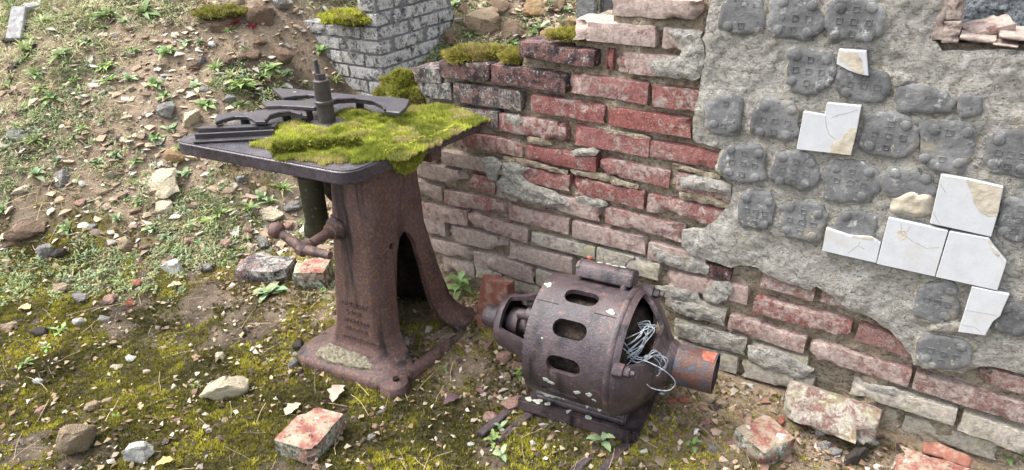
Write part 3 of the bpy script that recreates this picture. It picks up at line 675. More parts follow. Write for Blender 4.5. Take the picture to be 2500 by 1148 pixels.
# roughcast wall seen through the window opening
rc = Mat('blue_grey_roughcast', 0.95, 0.2); rc.col = rc.ramp(rc.noise(75, 6, 0.75), [(0.34, (0.035, 0.037, 0.038)), (0.47, (0.17, 0.185, 0.195)), (0.60, (0.36, 0.39, 0.41)), (0.75, (0.26, 0.27, 0.20))])
rc = rc.done(rc.noise(75, 6, 0.75), 1.0, 0.02)
DR = 0.95
rw = thing('roughcast_wall', tuple(wbase - WN * DR), 'blue grey roughcast wall seen through the broken window opening', 'wall', rz=WANG)
ro = shell(np.array([(-0.45, -0.2), (1.3, -0.2), (1.3, 1.5), (-0.45, 1.5)]), 0.012, wmap, lambda V, d: 0.012 * fbm(xyz(V[:, 0], V[:, 1]) * 45, 3, 140), -0.2, name='render_coat', mat=rc)
wl('render_coat', ro, parent=rw)

# ------------------------------------------------------------------ stones and loose bricks
def rock_mesh(seed, dims, mat, n=16, rough=0.05, cuts=2):
    if max(dims) > 0.07: rough, cuts = 0.09, 3
    r = random.Random(seed); bm = bmesh.new()
    for _ in range(n):
        v = Vector((r.gauss(0, 1), r.gauss(0, 1), r.gauss(0, 1))).normalized(); q = r.uniform(0.8, 1.0)
        bm.verts.new((v.x * q, v.y * q, max(-0.75, min(0.75, v.z * 1.2)) * q))
    res = bmesh.ops.convex_hull(bm, input=bm.verts[:])
    bmesh.ops.delete(bm, geom=[v for v in bm.verts if not v.link_faces], context='VERTS')
    bmesh.ops.dissolve_limit(bm, angle_limit=0.2, verts=bm.verts[:], edges=bm.edges[:])
    bmesh.ops.bevel(bm, geom=bm.edges[:], offset=0.05, segments=1, affect='EDGES', clamp_overlap=True)
    bmesh.ops.triangulate(bm, faces=bm.faces[:])
    for _ in range(cuts - 1): bmesh.ops.subdivide_edges(bm, edges=[e for e in bm.edges if e.calc_length() > 0.25], cuts=1)
    bmesh.ops.triangulate(bm, faces=bm.faces[:])
    P = np.array([v.co[:] for v in bm.verts]); D = np.stack([fbm(P * 3.2 + seed, 4, seed % 97 + k) for k in range(3)], -1) * rough * 2
    for v, q in zip(bm.verts, D): v.co += Vector(q); v.co = Vector((v.co.x * dims[0] / 2, v.co.y * dims[1] / 2, v.co.z * dims[2] / 2 / 0.75))
    me = bpy.data.meshes.new('stone'); bm.to_mesh(me); bm.free(); me.materials.append(mat)
    me.polygons.foreach_set('use_smooth', np.full(len(me.polygons), True)); me.set_sharp_from_angle(angle=math.radians(28)); return me
CN = {'brown': 'brown', 'cream': 'pale cream', 'grey': 'grey', 'tan': 'tan', 'pink': 'pinkish', 'red': 'red', 'white': 'chalky white', 'dark': 'dark', 'ochre': 'ochre'}
LAND = [(52, 78, 'the silver grey board'), (48, 160, 'the dark rotten plank'), (545, 52, 'the dark mossy rock ledge'), (398, 452, 'the large flat cream slab'), (470, 300, 'the bright cream block'), (68, 578, 'the big brown tilted slab'), (666, 530, 'the bright cream stone left of the crank'), (690, 148, 'the grey brick pier'),
 (650, 672, 'the long blackened brick'), (555, 968, 'the yellowish broken stone'), (196, 1098, 'the upright split tan stone'), (344, 1122, 'the rounded white stone'), (755, 1060, 'the pink broken brick'), (1200, 1060, 'the short slide rail'), (1460, 1110, 'the long slide rail'), (1220, 900, 'the bearing end of the motor'), (1700, 960, 'the pulley'), (1865, 1075, 'the red brick with a pale stripe'), (2040, 985, 'the brick leaning on the wall'),
 (880, 900, 'the machine base'), (240, 230, 'the bare earth scar of the bank'), (560, 200, 'the far edge of the table'), (310, 40, 'the grassy top of the bank'), (250, 420, 'the middle of the stony bank'), (230, 760, 'the mossy foot of the bank'), (300, 900, 'the middle of the moss carpet'), (1150, 60, 'the broken end of the wall'), (1330, 60, 'the grey posts')]
def landmark(px, py): return min(LAND, key=lambda q: (q[0] - px) ** 2 + (q[1] - py) ** 2)[2]
def stone(px, py, wpx, kind, flat=0.5, asp=0.7, rz=None, tilt=0.0, label=None, group=None, name='stone', sink=0.25, n=20):
    P = hit(px, py); k = px_per_m(P); wd = wpx / k; s = int(px * 13 + py * 7)
    o = link(name, rock_mesh(s, (wd, wd * asp, wd * flat), STONE[kind], n)); z = float(ground_z(P[0], P[1], False))
    o.location = (P[0], P[1], z + wd * flat * (0.5 - sink))
    onb = P[1] > 2.62
    o.rotation_euler = (tilt + (0.5 if onb else 0), random.uniform(-.1, .1), random.uniform(-0.6, 0.6) if rz is None else rz)
    if label is None:
        size = 'big ' if wpx > 75 else ('small ' if wpx < 38 else '')
        label = f"{size}{CN[kind]} stone lying near {landmark(px, py)}"; group = label.replace(' stone ', ' stones ')
    return tag(o, label, 'stone', group)
stone(68, 578, 112, 'brown', 0.35, 0.7, 0.5, label='big brown slab tilted out of the mossy foot of the bank')
stone(398, 452, 150, 'cream', 0.22, 0.7, -0.5, 0.1, label='large flat cream and pink slab on the bank below the table')
stone(470, 300, 58, 'cream', 0.8, 0.6, 0.9, label='bright cream block on the bank beside the table corner')
stone(666, 530, 72, 'cream', 0.35, 0.7, 0.1, label='bright cream stone on the slope left of the crank handle')
stone(412, 282, 66, 'grey', 0.5, 0.9, label='rounded grey lichen stone on the bank beside a cream block')
stone(430, 395, 76, 'ochre', 0.5, 0.6, label='ochre brown lump just above the large flat slab')
stone(555, 968, 138, 'cream', 0.52, 0.62, 0.5, label='yellowish broken stone in the moss behind the pink brick', n=20)
stone(196, 1098, 118, 'tan', 0.85, 0.55, 0.9, label='upright split tan stone standing in dark moss', n=14)
stone(344, 1122, 82, 'white', 0.7, 0.7, label='rounded chalky white stone beside a yellow leaf')
stone(545, 60, 120, 'brown', 0.30, 0.6, 0.2, sink=0.55, label='dark mossy rock ledge jutting from the top of the bank', n=22)
stone(652, 62, 110, 'brown', 0.5, 0.6, 0.3, label='brown rock jutting from the bank under the dark ledge')
stone(690, 148, 70, 'brown', 0.6, 0.7, label='brown stone on the bank left of the grey brick pier')
stone(640, 110, 50, 'brown', 0.5, 0.7, sink=0.45, label='brown stone wedged in the bank below a larger rock')
stone(2090, 1128, 82, 'dark', 0.6, 0.6, 0.4, label='dark brown rotten lump on the ground by the wall foot')
stone(1252, 990, 70, 'pink', 0.3, 0.8, label='crumbling pink stone beside the motor base')
stone(1195, 1025, 46, 'pink', 0.4, 0.8, label='pink stone chip beside the iron slide rail')
stone(1730, 980, 66, 'tan', 0.4, 0.5, -0.5, label='tan shard on the rubble below the pulley')
stone(2010, 1098, 60, 'grey', 0.4, 0.7, label='grey stone chip between two fallen bricks')
stone(1905, 1035, 44, 'red', 0.5, 0.5, 1.0, label='red brick shard between two fallen bricks')
stone(720, 898, 40, 'grey', 0.6, 0.5, 1.2, label='pale grey splinter beside the machine base')
stone(730, 850, 44, 'dark', 0.6, 0.8, label='dark grey cobble against the machine base')
for q in [(150, 442, 62, 'grey'), (50, 462, 56, 'cream'), (118, 448, 40, 'tan'), (402, 512, 58, 'cream'), (718, 512, 62, 'grey'), (748, 490, 50, 'grey'), (566, 250, 44, 'grey'), (120, 338, 44, 'tan'), (250, 330, 46, 'tan'), (345, 335, 44, 'tan'),
  (42, 335, 70, 'grey'), (152, 706, 46, 'tan'), (197, 732, 52, 'grey'), (272, 737, 48, 'pink'), (318, 742, 36, 'red'), (338, 697, 36, 'red'), (424, 662, 70, 'white'), (505, 660, 58, 'grey'), (600, 570, 50, 'pink'), (640, 600, 60, 'grey'),
  (20, 802, 64, 'tan'), (98, 818, 54, 'dark'), (195, 792, 40, 'white'), (255, 785, 44, 'grey'), (305, 607, 54, 'tan'), (150, 625, 44, 'dark'), (115, 625, 60, 'grey'), (230, 560, 40, 'grey'), (100, 560, 40, 'tan'), (280, 845, 30, 'tan'), (286, 900, 34, 'cream'),
  (320, 880, 32, 'white'), (105, 1003, 44, 'pink'), (95, 935, 30, 'white'), (225, 1000, 44, 'tan'), (265, 985, 36, 'tan'), (430, 1030, 30, 'pink'), (422, 948, 30, 'cream'), (540, 875, 34, 'cream'), (615, 858, 28, 'white'), (400, 855, 30, 'tan'), (910, 1072, 34, 'grey'),
  (920, 1045, 30, 'pink'), (830, 1075, 26, 'tan'), (930, 1010, 30, 'grey'), (500, 225, 36, 'grey'), (320, 75, 40, 'tan'), (280, 90, 26, 'grey'), (520, 115, 28, 'white'), (475, 165, 44, 'brown'), (495, 155, 36, 'grey'), (560, 155, 40, 'brown'), (590, 145, 40, 'brown'),
  (620, 140, 44, 'brown'), (660, 30, 40, 'tan'), (690, 20, 60, 'grey'), (585, 10, 40, 'tan'), (400, 165, 30, 'tan'), (120, 125, 30, 'tan'), (25, 100, 40, 'dark'), (275, 165, 30, 'tan'), (90, 25, 60, 'white'), (480, 510, 40, 'tan'), (330, 520, 40, 'tan'), (550, 600, 40, 'pink'),
  (465, 600, 40, 'pink'), (360, 610, 44, 'brown'), (420, 640, 34, 'brown'), (250, 470, 40, 'tan'), (300, 480, 36, 'tan'), (200, 500, 40, 'pink'), (590, 440, 44, 'grey'), (560, 470, 38, 'tan'), (640, 470, 36, 'tan'), (700, 560, 40, 'pink'), (620, 640, 44, 'dark'),
  (1190, 850, 40, 'pink'), (1230, 880, 48, 'pink'), (1265, 905, 40, 'pink'), (1180, 840, 36, 'tan'), (1240, 925, 34, 'tan'), (1325, 1040, 32, 'white'), (1300, 1090, 26, 'white'), (1260, 1052, 24, 'tan'), (1150, 1090, 22, 'white'), (1345, 1075, 28, 'tan'), (1570, 1110, 28, 'white'),
  (1640, 985, 40, 'red'), (1668, 985, 34, 'red'), (1690, 960, 30, 'tan'), (1760, 990, 40, 'tan'), (1800, 1000, 36, 'tan'), (1720, 1040, 30, 'pink'), (1780, 1085, 34, 'pink'), (1740, 1100, 36, 'grey'), (1850, 985, 30, 'tan'), (1890, 1090, 30, 'tan'), (1960, 1010, 34, 'tan'), (2000, 1060, 34, 'white'), (1980, 1120, 36, 'tan'), (2040, 1110, 44, 'grey'), (2130, 1085, 34, 'white')]:
    stone(*q, flat=random.uniform(0.3, 0.6), asp=random.uniform(0.55, 0.9), n=random.choice((14, 18, 22)))
# rocks on the bank behind the wall
for q in [(1180, 60, 130, 'ochre', .7), (1260, 75, 110, 'ochre', .5), (1110, 100, 70, 'ochre', .9), (1310, 30, 110, 'tan', .5), (1340, 95, 80, 'ochre', .7), (1215, 20, 90, 'ochre', .6), (1290, 110, 60, 'brown', .6), (1400, 60, 60, 'grey', .9), (1140, 25, 60, 'tan', .8), (1365, 20, 60, 'tan', .8)]:
    stone(q[0], q[1], q[2] * 0.85, ('brown', 'tan', 'ochre')[int(q[0]) % 3], q[4] * 0.8, 0.8, sink=0.5, label=('large ' if q[2] > 100 else 'small ' if q[2] < 65 else '') + f"rough {('brown', 'tan', 'ochre')[int(q[0]) % 3]} rock behind the wall near {landmark(q[0], q[1])}", group=f"rocks behind the wall near {landmark(q[0], q[1])}", n=22)

def loose(name, px, py, rz, dims, mat, label, z=None, rx=0.0, ry=0.0, P=None, seed=0, chip=0.5, colr=(0.30, 0.12, 0.10, 0.5), sink=0.01, cat='brick'):
    if P is None: P = hit(px, py)
    me = brick_mesh(40 + seed, dims[0], dims[1], dims[2], 0.007, 0.004, (12, 6, 4), chip, mat)
    o = link(name, me); o.color = colr; z0 = float(ground_z(P[0], P[1], False)) if z is None else z
    o.location = (P[0], P[1], z0 + dims[2] / 2 - sink); o.rotation_euler = (rx, ry, rz); return tag(o, label, cat)
A = gz(712, 1082, 0.06); B = gz(795, 990, 0.06); c_ = (A + B) / 2
loose('loose_brick', 0, 0, math.atan2(*(B - A)[1::-1]), (np.linalg.norm((B - A)[:2]), 0.125, 0.062), M_pinkb, 'pink broken brick with lichen lying in the moss', P=c_, z=ground_z(c_[0], c_[1], False) + 0.0, seed=1)
A = gz(1826, 1083, 0.06); B = gz(1905, 1045, 0.06); c_ = (gz(1867, 1014, .06) + gz(1861, 1114, .06)) / 2; A = gz(1867, 1014, .06); B = gz(1791, 1051, .06); D = gz(1943, 1075, .06)
e1 = (D - A); loose('loose_brick', 0, 0, math.atan2(e1[1], e1[0]), (np.linalg.norm(e1[:2]), 0.115, 0.066), M_pinkb, 'red brick with a pale stripe in the rubble below the pulley', P=(B + D) / 2, z=ground_z(*((B + D) / 2)[:2], False) + .002, seed=2)
c_ = wall(2035, 975, 0.07); cw = wbase + WD * c_[0] + WN * 0.085
o = loose('loose_brick', 0, 0, WANG - 0.02, (0.235, 0.105, 0.062), M_lichb, 'dark capped brick leaning on edge against the wall foot', P=cw, z=0.015, rx=1.02, seed=3, chip=0.9, colr=(0.24, 0.125, 0.11, 0.44)); o.location.z = 0.075
c_ = wall(2360, 1120, 0.12); cw = wbase + WD * (c_[0] - 0.01) + WN * 0.14
loose('loose_brick', 0, 0, WANG - 0.03, (0.27, 0.10, 0.06), M_pinkb, 'long terracotta brick beside clover at the wall foot', P=cw, z=0.0, rx=0.15, seed=4)
c_ = hit(650, 672); loose('loose_brick', 0, 0, -0.15, (0.22, 0.13, 0.065), M_sooty, 'long blackened mossy brick behind the machine', P=c_, seed=5, colr=(0.20, 0.12, 0.11, .45))
c_ = hit(768, 690); loose('loose_brick', 0, 0, -0.05, (0.13, 0.12, 0.085), M_pinkb, 'short brick with black flank and red top behind the machine', P=c_, seed=6)
c_ = hit(1190, 815); o = loose('loose_brick', 0, 0, WANG + 0.05, (0.12, 0.055, 0.19), M_terra, 'orange terracotta brick standing on end behind the motor', P=c_ + np.array([0.03, 0.05, 0]), seed=7, rx=-0.10, sink=0.02)
for k, (px, py, r, L) in enumerate([(2330, 1090, -0.5, 0.09), (2290, 1085, 0.3, 0.06)]):
    P = wbase + WD * wall(px, py, 0.05)[0] + WN * 0.055
    loose('terracotta_shard', 0, 0, WANG + r * 0.3, (L, 0.035, 0.015), M_terra, ('long thin terracotta shard at the wall foot', 'short terracotta shard at the wall foot')[k], P=P, z=0.045, seed=8 + k, rx=0.5, cat='shard')

# grey brick pier on the bank
PC = gz(937, 205, 0.47); PD1 = -WD; PD2 = -WN
pier = thing('brick_pier', (PC[0], PC[1], 0.42), 'grey limewashed brick pier half buried in the bank', 'pier', rz=math.atan2(PD2[1], PD2[0]))
# local: x along the right face (into depth), y along the left face
for r in range(-4, 11):
    z = 0.02 + r * 0.068
    nl = 2 if r < 5 else 1
    runs = [(0.0, 0.0, 'x', 0.62)] + ([(0.0, 0.0, 'y', 0.76)] if r < 5 else [(0.0, 0.0, 'y', 0.10)])
    for (x0, y0, ax, LL) in runs:
        p = (0.12 if (r % 2) == (ax == 'x') else 0.0); 
        while p < LL - 0.05:
            L = min(0.235, LL - p); o = wl('brick', bmesh_mat((r * 3 + int(p * 20)) % 9, M_greyb), parent=pier); o.color = (0.30, 0.28, 0.26, random.uniform(0.6, 0.95))
            o.scale = (L / 0.25, 1, 0.057 / 0.056); j = random.uniform(-.005, .005)
            if ax == 'x': o.location = (p + L / 2, 0.055 + j, z)
            else: o.location = (0.055 + j, p + L / 2, z); o.rotation_euler = (0, 0, math.pi / 2)
            p += L + 0.008
wl('mortar_core', MB().box((0.012, 0.012, -0.3), (0.60, 0, 0), (0, 0.085, 0), (0, 0, 1.03)).box((0.012, 0.098, -0.3), (0.085, 0, 0), (0, 0.65, 0), (0, 0, 0.62)).mesh('mortar_core', M_pad), parent=pier)
# concrete post and plank behind the wall
cc = mat_plaster('weathered_grey_concrete', (0.17, 0.17, 0.165), (0.28, 0.28, 0.27), (0.22, 0.22, 0.21), (0.40, 0.40, 0.38), 0.5, 40)
P = hit(1425, 78); po = MB().box((P[0] - 0.045, P[1], P[2] - 0.2), (0.10, -0.02, 0), (0.02, 0.09, 0), (0.01, 0, 0.9)).build('concrete_post', cc, bevel=0.008, jit=0.004, js=20); tag(po, 'weathered grey concrete post on the bank behind the wall', 'post')
P = hit(1482, 60); po = MB().box((P[0] - 0.03, P[1], P[2] - 0.2), (0.09, 0.02, 0), (-0.01, 0.06, 0), (0, 0, 0.9)).build('stone_post', STONE['grey'], bevel=0.008, jit=0.005, js=20); tag(po, 'pale stone post standing beside the concrete post', 'post')
wood = Mat('silvered_wood', 0.8, 0.25); wood.col = wood.ramp(wood.noise(14, 6, 0.6, stretch=(3, 3, 0.4)), [(0.3, (0.13, 0.125, 0.12)), (0.7, (0.33, 0.325, 0.315))]); wood = wood.done(wood.noise(40, 4, stretch=(3, 3, 0.4)), 0.5, 0.004)
P = hit(52, 78); bo = MB().box((P[0] - 0.035, P[1] - 0.07, P[2] - 0.03), (0.075, 0, 0), (-0.03, 0.17, 0.125), (0, -0.012, 0.016)).build('grey_board', wood, bevel=0.003); tag(bo, 'short silver grey board lying up the bank', 'board')
P = hit(48, 160); A2 = hit(20, 188); B2 = hit(82, 128); dv = B2 - A2
bo = MB().box(A2 + np.array([0, 0, -0.01]), dv, (0.0, 0.05, 0.03), (0, -0.01, 0.025)).build('dark_plank', STONE['dark'], bevel=0.003); tag(bo, 'dark rotten plank half buried in the bank', 'plank')
# ------------------------------------------------------------------ leaf and scatter helpers
def leaf(L, W, yaw, pitch, droop=0.8, n=5, fold=0.25, wavy=0.0, prof=0.85):
    V = []; p = np.zeros(3); ang = pitch; cy, sy = math.cos(yaw), math.sin(yaw); side = np.array([-sy, cy, 0])
    for i in range(n + 1):
        t = i / n; wd = W * (math.sin(math.pi * min(1, 0.06 + 0.94 * t ** prof)) + 0.03) / 2 * (1 + wavy * (1 if i % 2 else -1))
        up = np.array([-cy * math.sin(ang), -sy * math.sin(ang), math.cos(ang)])
        V += [p - side * wd + up * wd * fold, p.copy(), p + side * wd + up * wd * fold]
        p = p + np.array([cy * math.cos(ang), sy * math.cos(ang), math.sin(ang)]) * L / n; ang -= droop / n
    Fc = []
    for i in range(n):
        a = i * 3; Fc += [(a, a + 1, a + 4, a + 3), (a + 1, a + 2, a + 5, a + 4)]
    return np.array(V), Fc
def rosette(n, L, W, r, pitch=(0.25, 0.9), droop=0.9, wavy=0.0, prof=0.85, col=(0.12, 0.22, 0.05), cv=0.25, whole=True):
    VV, FF, CC = [], [], []
    for k in range(n):
        q = k / max(1, n - 1); V, Fc = leaf(L * r.uniform(0.45, 1.15) * (1 - 0.35 * q), W * r.uniform(0.8, 1.15), k * 2.4 + r.uniform(-.7, .7), pitch[0] + (pitch[1] - pitch[0]) * q + r.uniform(-.1, .1), droop, wavy=wavy, prof=prof)
        b = sum(len(v) for v in VV); VV.append(V); FF += [tuple(i + b for i in f) for f in Fc]
        c = np.array(col) * (1 + cv * r.uniform(-1, 1)); c[0] *= r.uniform(0.85, 1.25); CC.append(np.tile(c, (len(V), 1)))
    return np.concatenate(VV), FF, np.concatenate(CC)
def basis(up, yaw):
    up = up / np.linalg.norm(up, axis=1, keepdims=True); t = np.stack([np.cos(yaw), np.sin(yaw), np.zeros(len(yaw))], -1)
    x = t - up * (t * up).sum(1, keepdims=True); x /= np.linalg.norm(x, axis=1, keepdims=True) + 1e-9; y = np.cross(up, x); return np.stack([x, y, up], -1)
def scatter(name, variants, P, up, scale, col, mat, cvar=0.0, parent=None):
    """one mesh out of many small copies: variants = [(V, tris)]"""
    n = len(P); yaw = RNG.uniform(0, 6.283, n); R = basis(up, yaw); which = RNG.integers(0, len(variants), n); VV, FF, CC = [], [], []; b = 0
    for k, (V, T) in enumerate(variants):
        m = which == k; c = m.sum()
        if not c: continue
        W = np.einsum('nij,vj->nvi', R[m], V) * scale[m][:, None, None] + P[m][:, None, :]
        VV.append(W.reshape(-1, 3)); FF.append((T[None] + (np.arange(c) * len(V))[:, None, None]).reshape(-1, 3) + b); b += c * len(V)
        cc = np.repeat(col[m], len(V), 0)
        if cvar:
            f = RNG.uniform(1 - cvar, 1 + cvar, (c, len(V) // 3 + 1)); f = np.repeat(f, 3, 1)[:, :len(V)].reshape(-1, 1); cc = cc * f
        CC.append(cc)
    me = new_mesh(name, np.concatenate(VV), np.concatenate(FF), mat, False, np.concatenate(CC)); return link(name, me, parent)
def tuft(n, h, spread, wd, seed):
    r = random.Random(seed); V = []; T = []
    for k in range(n):
        a = r.uniform(0, 6.28); d = r.uniform(0, spread); l = r.uniform(0.25, 1.0); b = np.array([d * math.cos(a), d * math.sin(a), -0.25 * h]); a2 = a + r.uniform(-.8, .8)
        tip = b + np.array([math.cos(a2) * l * h * 0.75, math.sin(a2) * l * h * 0.75, h * r.uniform(0.8, 1.35)]); s = np.array([-math.sin(a2), math.cos(a2), 0]) * wd
        i = len(V); V += [b - s, b + s, tip]; T.append((i, i + 1, i + 2))
    return np.array(V), np.array(T)
TUFT = [tuft(11, 0.011, 0.0055, 0.0014, k) for k in range(7)]
def pebble(seed):
    bm = bmesh.new(); bmesh.ops.create_icosphere(bm, subdivisions=1, radius=1); r = random.Random(seed)
    sq = (r.uniform(.7, 1), r.uniform(.6, 1), r.uniform(.3, .7)); V = np.array([v.co[:] for v in bm.verts]) * np.array([r.uniform(.65, 1.15) for _ in bm.verts])[:, None] * np.array(sq)
    T = np.array([[v.index for v in f.verts] for f in bm.faces]); bm.free(); return V, T
PEB = [pebble(k) for k in range(10)]
def chip8(seed, fl):
    r = random.Random(seed); D = np.array([(1, 0, 0), (0, 1, 0), (-1, 0, 0), (0, -1, 0), (0, 0, 1), (0, 0, -1)], float) * np.array([r.uniform(.6, 1.2) for _ in range(6)])[:, None]
    D = D + np.array([[r.uniform(-.35, .35) for _ in range(3)] for _ in range(6)]); D[:, 2] *= fl; a = r.uniform(0, 6)
    return D, np.array([(0, 1, 4), (1, 2, 4), (2, 3, 4), (3, 0, 4), (1, 0, 5), (2, 1, 5), (3, 2, 5), (0, 3, 5)])
def scrap(seed):
    r = random.Random(seed); V = np.array([(-1, -.5, 0), (-.2, .6, .3), (.3, -.7, .25), (1, .2, -.05)]) + np.array([[r.uniform(-.25, .25) for _ in range(3)] for _ in range(4)]); return V, np.array([(0, 2, 1), (1, 2, 3)])
SCRAP = [scrap(k) for k in range(10)]; CHIP = PEB[:2] + [chip8(60 + k, 0.6) for k in range(9)]
FLK = [chip8(80 + k, 0.4) for k in range(8)] + [(V * np.array([1.1, 0.9, 0.38]), T) for V, T in [pebble(30 + k) for k in range(5)]]
def wall_dist(x, y): return DW + (x * WN[0] + y * WN[1])
def free_ground(x, y): return (wall_dist(x, y) > 0.02) | (x * WD[0] + y * WD[1] < -1.75)

# ------------------------------------------------------------------ the machine
U = np.array([-0.879, 0.477, 0]); Vv = np.array([0.598, 0.802, 0]); NE = np.array([-0.4096, 1.749, 0.0])
machine = thing('spindle_moulder', (-0.45, 1.95, 0.0), 'rusty cast iron spindle moulder with a moss covered table', 'machine')
ZT = 0.73
LV = [  # z, aN, aL, aR, b0, bR
 (-0.04, -0.075, 0.335, -0.115, -0.075, 0.42), (0.018, -0.075, 0.335, -0.115, -0.075, 0.42), (0.034, -0.066, 0.325, -0.105, -0.066, 0.41), (0.045, -0.045, 0.285, -0.08, -0.040, 0.395), (0.06, -0.025, 0.25, -0.055, -0.018, 0.378),
 (0.09, -0.006, 0.222, -0.025, -0.002, 0.358), (0.13, 0.004, 0.203, -0.006, 0.0, 0.343), (0.25, 0.0, 0.18, -0.004, 0.0, 0.302), (0.45, -0.015, 0.15, -0.012, 0.0, 0.240), (0.692, -0.04, 0.112, -0.03, 0.0, 0.205)]
LVA = np.array(LV)
def ped_map(p, z, off):
    """p in 0..4 around the column (0-1 arched side, 3-4 lettered side)"""
    g = [np.interp(z, LVA[:, 0], LVA[:, k]) for k in range(1, 6)]; aN, aL, aR, b0, bR = g
    k = np.floor(p).astype(int) % 4; f = p - np.floor(p)
    X = np.choose(k, [f, np.ones_like(f), 1 - f, np.zeros_like(f)]); Y = np.choose(k, [np.zeros_like(f), f, np.ones_like(f), 1 - f])
    r = 0.17; c = np.stack([X - .5, Y - .5], -1); q = np.clip(c, -.5 + r, .5 - r); dd = c - q; n = np.linalg.norm(dd, axis=-1, keepdims=True); nd = dd / np.maximum(n, 1e-9); c = q + r * nd + .5
    X, Y = c[..., 0], c[..., 1]                              # X along b, Y along a
    a = (1 - X) * (aN + (aL - aN) * Y) + X * (aR + (aL - aR) * Y); b = b0 + (bR - b0) * X
    P = NE + a[..., None] * U + b[..., None] * Vv; P = P + (nd[..., 0] * off)[..., None] * Vv + (nd[..., 1] * off)[..., None] * (U)
    P[..., 2] = z; return P
SCL = 0.30                                                   # metres per unit of p in the flat pattern
def pm(u_, v_, off): return ped_map(u_ / SCL, v_, off)
arch = [(0.22, 0.036), (0.235, 0.13), (0.285, 0.286), (0.37, 0.40), (0.45, 0.448), (0.545, 0.463), (0.635, 0.445), (0.69, 0.40), (0.70, 0.29), (0.69, 0.164), (0.69, 0.09), (0.70, 0.036)]
arch = np.array([(p * SCL, z) for p, z in arch]); bolt = np.array([(0.30 * SCL + 0.011 * math.cos(t), 0.437 + 0.013 * math.sin(t)) for t in np.linspace(0, 6.28, 14)[:-1]])
_outer = np.array([(0.0, -0.03), (4 * SCL, -0.03), (4 * SCL, 0.69), (0.0, 0.69)])
def ped_off(V, d): return 0.0012 * fbm(pm(V[:, 0], V[:, 1], np.zeros(len(V))) * 22, 3, 160)
pedestal = link('pedestal', shell(_outer, 0.0085, pm, ped_off, -0.018, holes=[arch, bolt], name='pedestal', mat=M_ped), machine)
# inner skin so that the casting has walls
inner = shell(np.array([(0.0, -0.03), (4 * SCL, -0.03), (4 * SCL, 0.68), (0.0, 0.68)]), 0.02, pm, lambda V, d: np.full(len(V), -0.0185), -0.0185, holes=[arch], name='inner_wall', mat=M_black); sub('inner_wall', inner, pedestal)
# lettering cast on the left side
TX = -U; face_n = np.array([-0.477, -0.879, 0])
for k, (txt, px, py, hh) in enumerate([('GUILLIET', 835, 741, 0.0165), ('& FILS', 845, 762, 0.0150), ('AUXERRE', 840, 781, 0.0155), ('FRANCE', 846, 801, 0.0150), ('BREVETE S.G.D.G.', 838, 820, 0.0125)]):
    cu = bpy.data.curves.new('lettering', 'FONT'); cu.body = txt; cu.size = hh * 1.38; cu.extrude = 0.0022; cu.space_character = 1.12; to = bpy.data.objects.new('tmp', cu)
    me = bpy.data.meshes.new_from_object(to); bpy.data.objects.remove(to); me.name = 'lettering'; me.materials.clear(); me.materials.append(M_ped)
    P = on_plane(px, py, NE + np.array([0, 0, 0.1]), U); co = np.array([v.co[:] for v in me.vertices]); dep = co[:, 2]
    a0 = float((P - NE)[:2] @ U[:2]); out = np.zeros_like(co)
    W = NE + (a0 - co[:, :1]) * U; W[:, 2] = P[2] + co[:, 1]; W = W + face_n * (dep[:, None] + 0.0008)
    for v, q in zip(me.vertices, W): v.co = q
    sub('lettering', me, pedestal)
# toe boss with bolt hole
tp = gz(962, 925, 0.036); mb = MB().rev(tp - np.array([0, 0, .02]), (0, 0, 1), [(-0.03, 0.047), (0.004, 0.047), (0.012, 0.042), (0.017, 0.028), (0.018, 0.01)], 24); sub('toe', mb.mesh('toe', M_ped, smooth=True), pedestal)
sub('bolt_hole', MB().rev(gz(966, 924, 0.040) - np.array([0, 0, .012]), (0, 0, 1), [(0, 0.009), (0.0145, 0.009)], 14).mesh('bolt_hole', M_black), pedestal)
# gritty crust on the flange of the lettered side
fl = [gz(x, y, 0.045) for x, y in [(785, 842), (805, 824), (850, 835), (905, 850), (935, 865), (938, 888), (910, 905), (870, 900), (800, 882), (770, 868)]]
def crz(V, d): return 0.050 + 0.022 * sst(0, 0.05, d) + 0.007 * fbm(xyz(V[:, 0], V[:, 1]) * 70, 3, 170)
sub('grit_crust', shell(ragged([p[:2] for p in fl], 0.008, 0.004, 8, 90), 0.006, lambda x, y, o: np.stack([x, y, o], -1), crz, 0.02, name='grit_crust', mat=M_crust), pedestal)
# table
TA, TB, TD = gz(415, 343, ZT), gz(849, 424, ZT), gz(1190, 284, ZT); TE = TA + TD - TB
def rounded(Q, r, n=6):
    out = []
    for i in range(len(Q)):
        p, a, b = Q[i], Q[i - 1], Q[(i + 1) % len(Q)]; da = (a - p) / np.linalg.norm(a - p); db = (b - p) / np.linalg.norm(b - p)
        p0, p1 = p + da * r, p + db * r
        for k in range(n + 1):
            t = k / n; out.append((1 - t) ** 2 * p0 + 2 * t * (1 - t) * p + t * t * p1)
    return out
tq = rounded([TA, TB, TD, TE], 0.055)
table = MB().prism([p - np.array([0, 0, 0.040]) for p in tq], (0, 0, 0.040)).build('table', M_table, machine, bevel=0.005, smooth=True, seg=3)
rim = MB().prism([p - np.array([0, 0, 0.0]) for p in rounded([TA * .9 + TE * .1, TB * .96 + TD * .04, TD, TE], 0.03)], (0, 0, 0))
e_ab = (TB - TA) / np.linalg.norm(TB - TA); e_bd = (TD - TB) / np.linalg.norm(TD - TB); up = np.array([0, 0, 1.0])
mb = MB(); c0 = TB * 0.35 + TD * 0.65 - e_ab * 0.03
mb.box(c0 - up * 0.085 - e_bd * 0.03, e_bd * 0.05, -e_ab * 0.10, up * 0.044); mb.box(c0 - up * 0.075 - e_bd * 0.12, e_bd * 0.06, -e_ab * 0.12, up * 0.034)
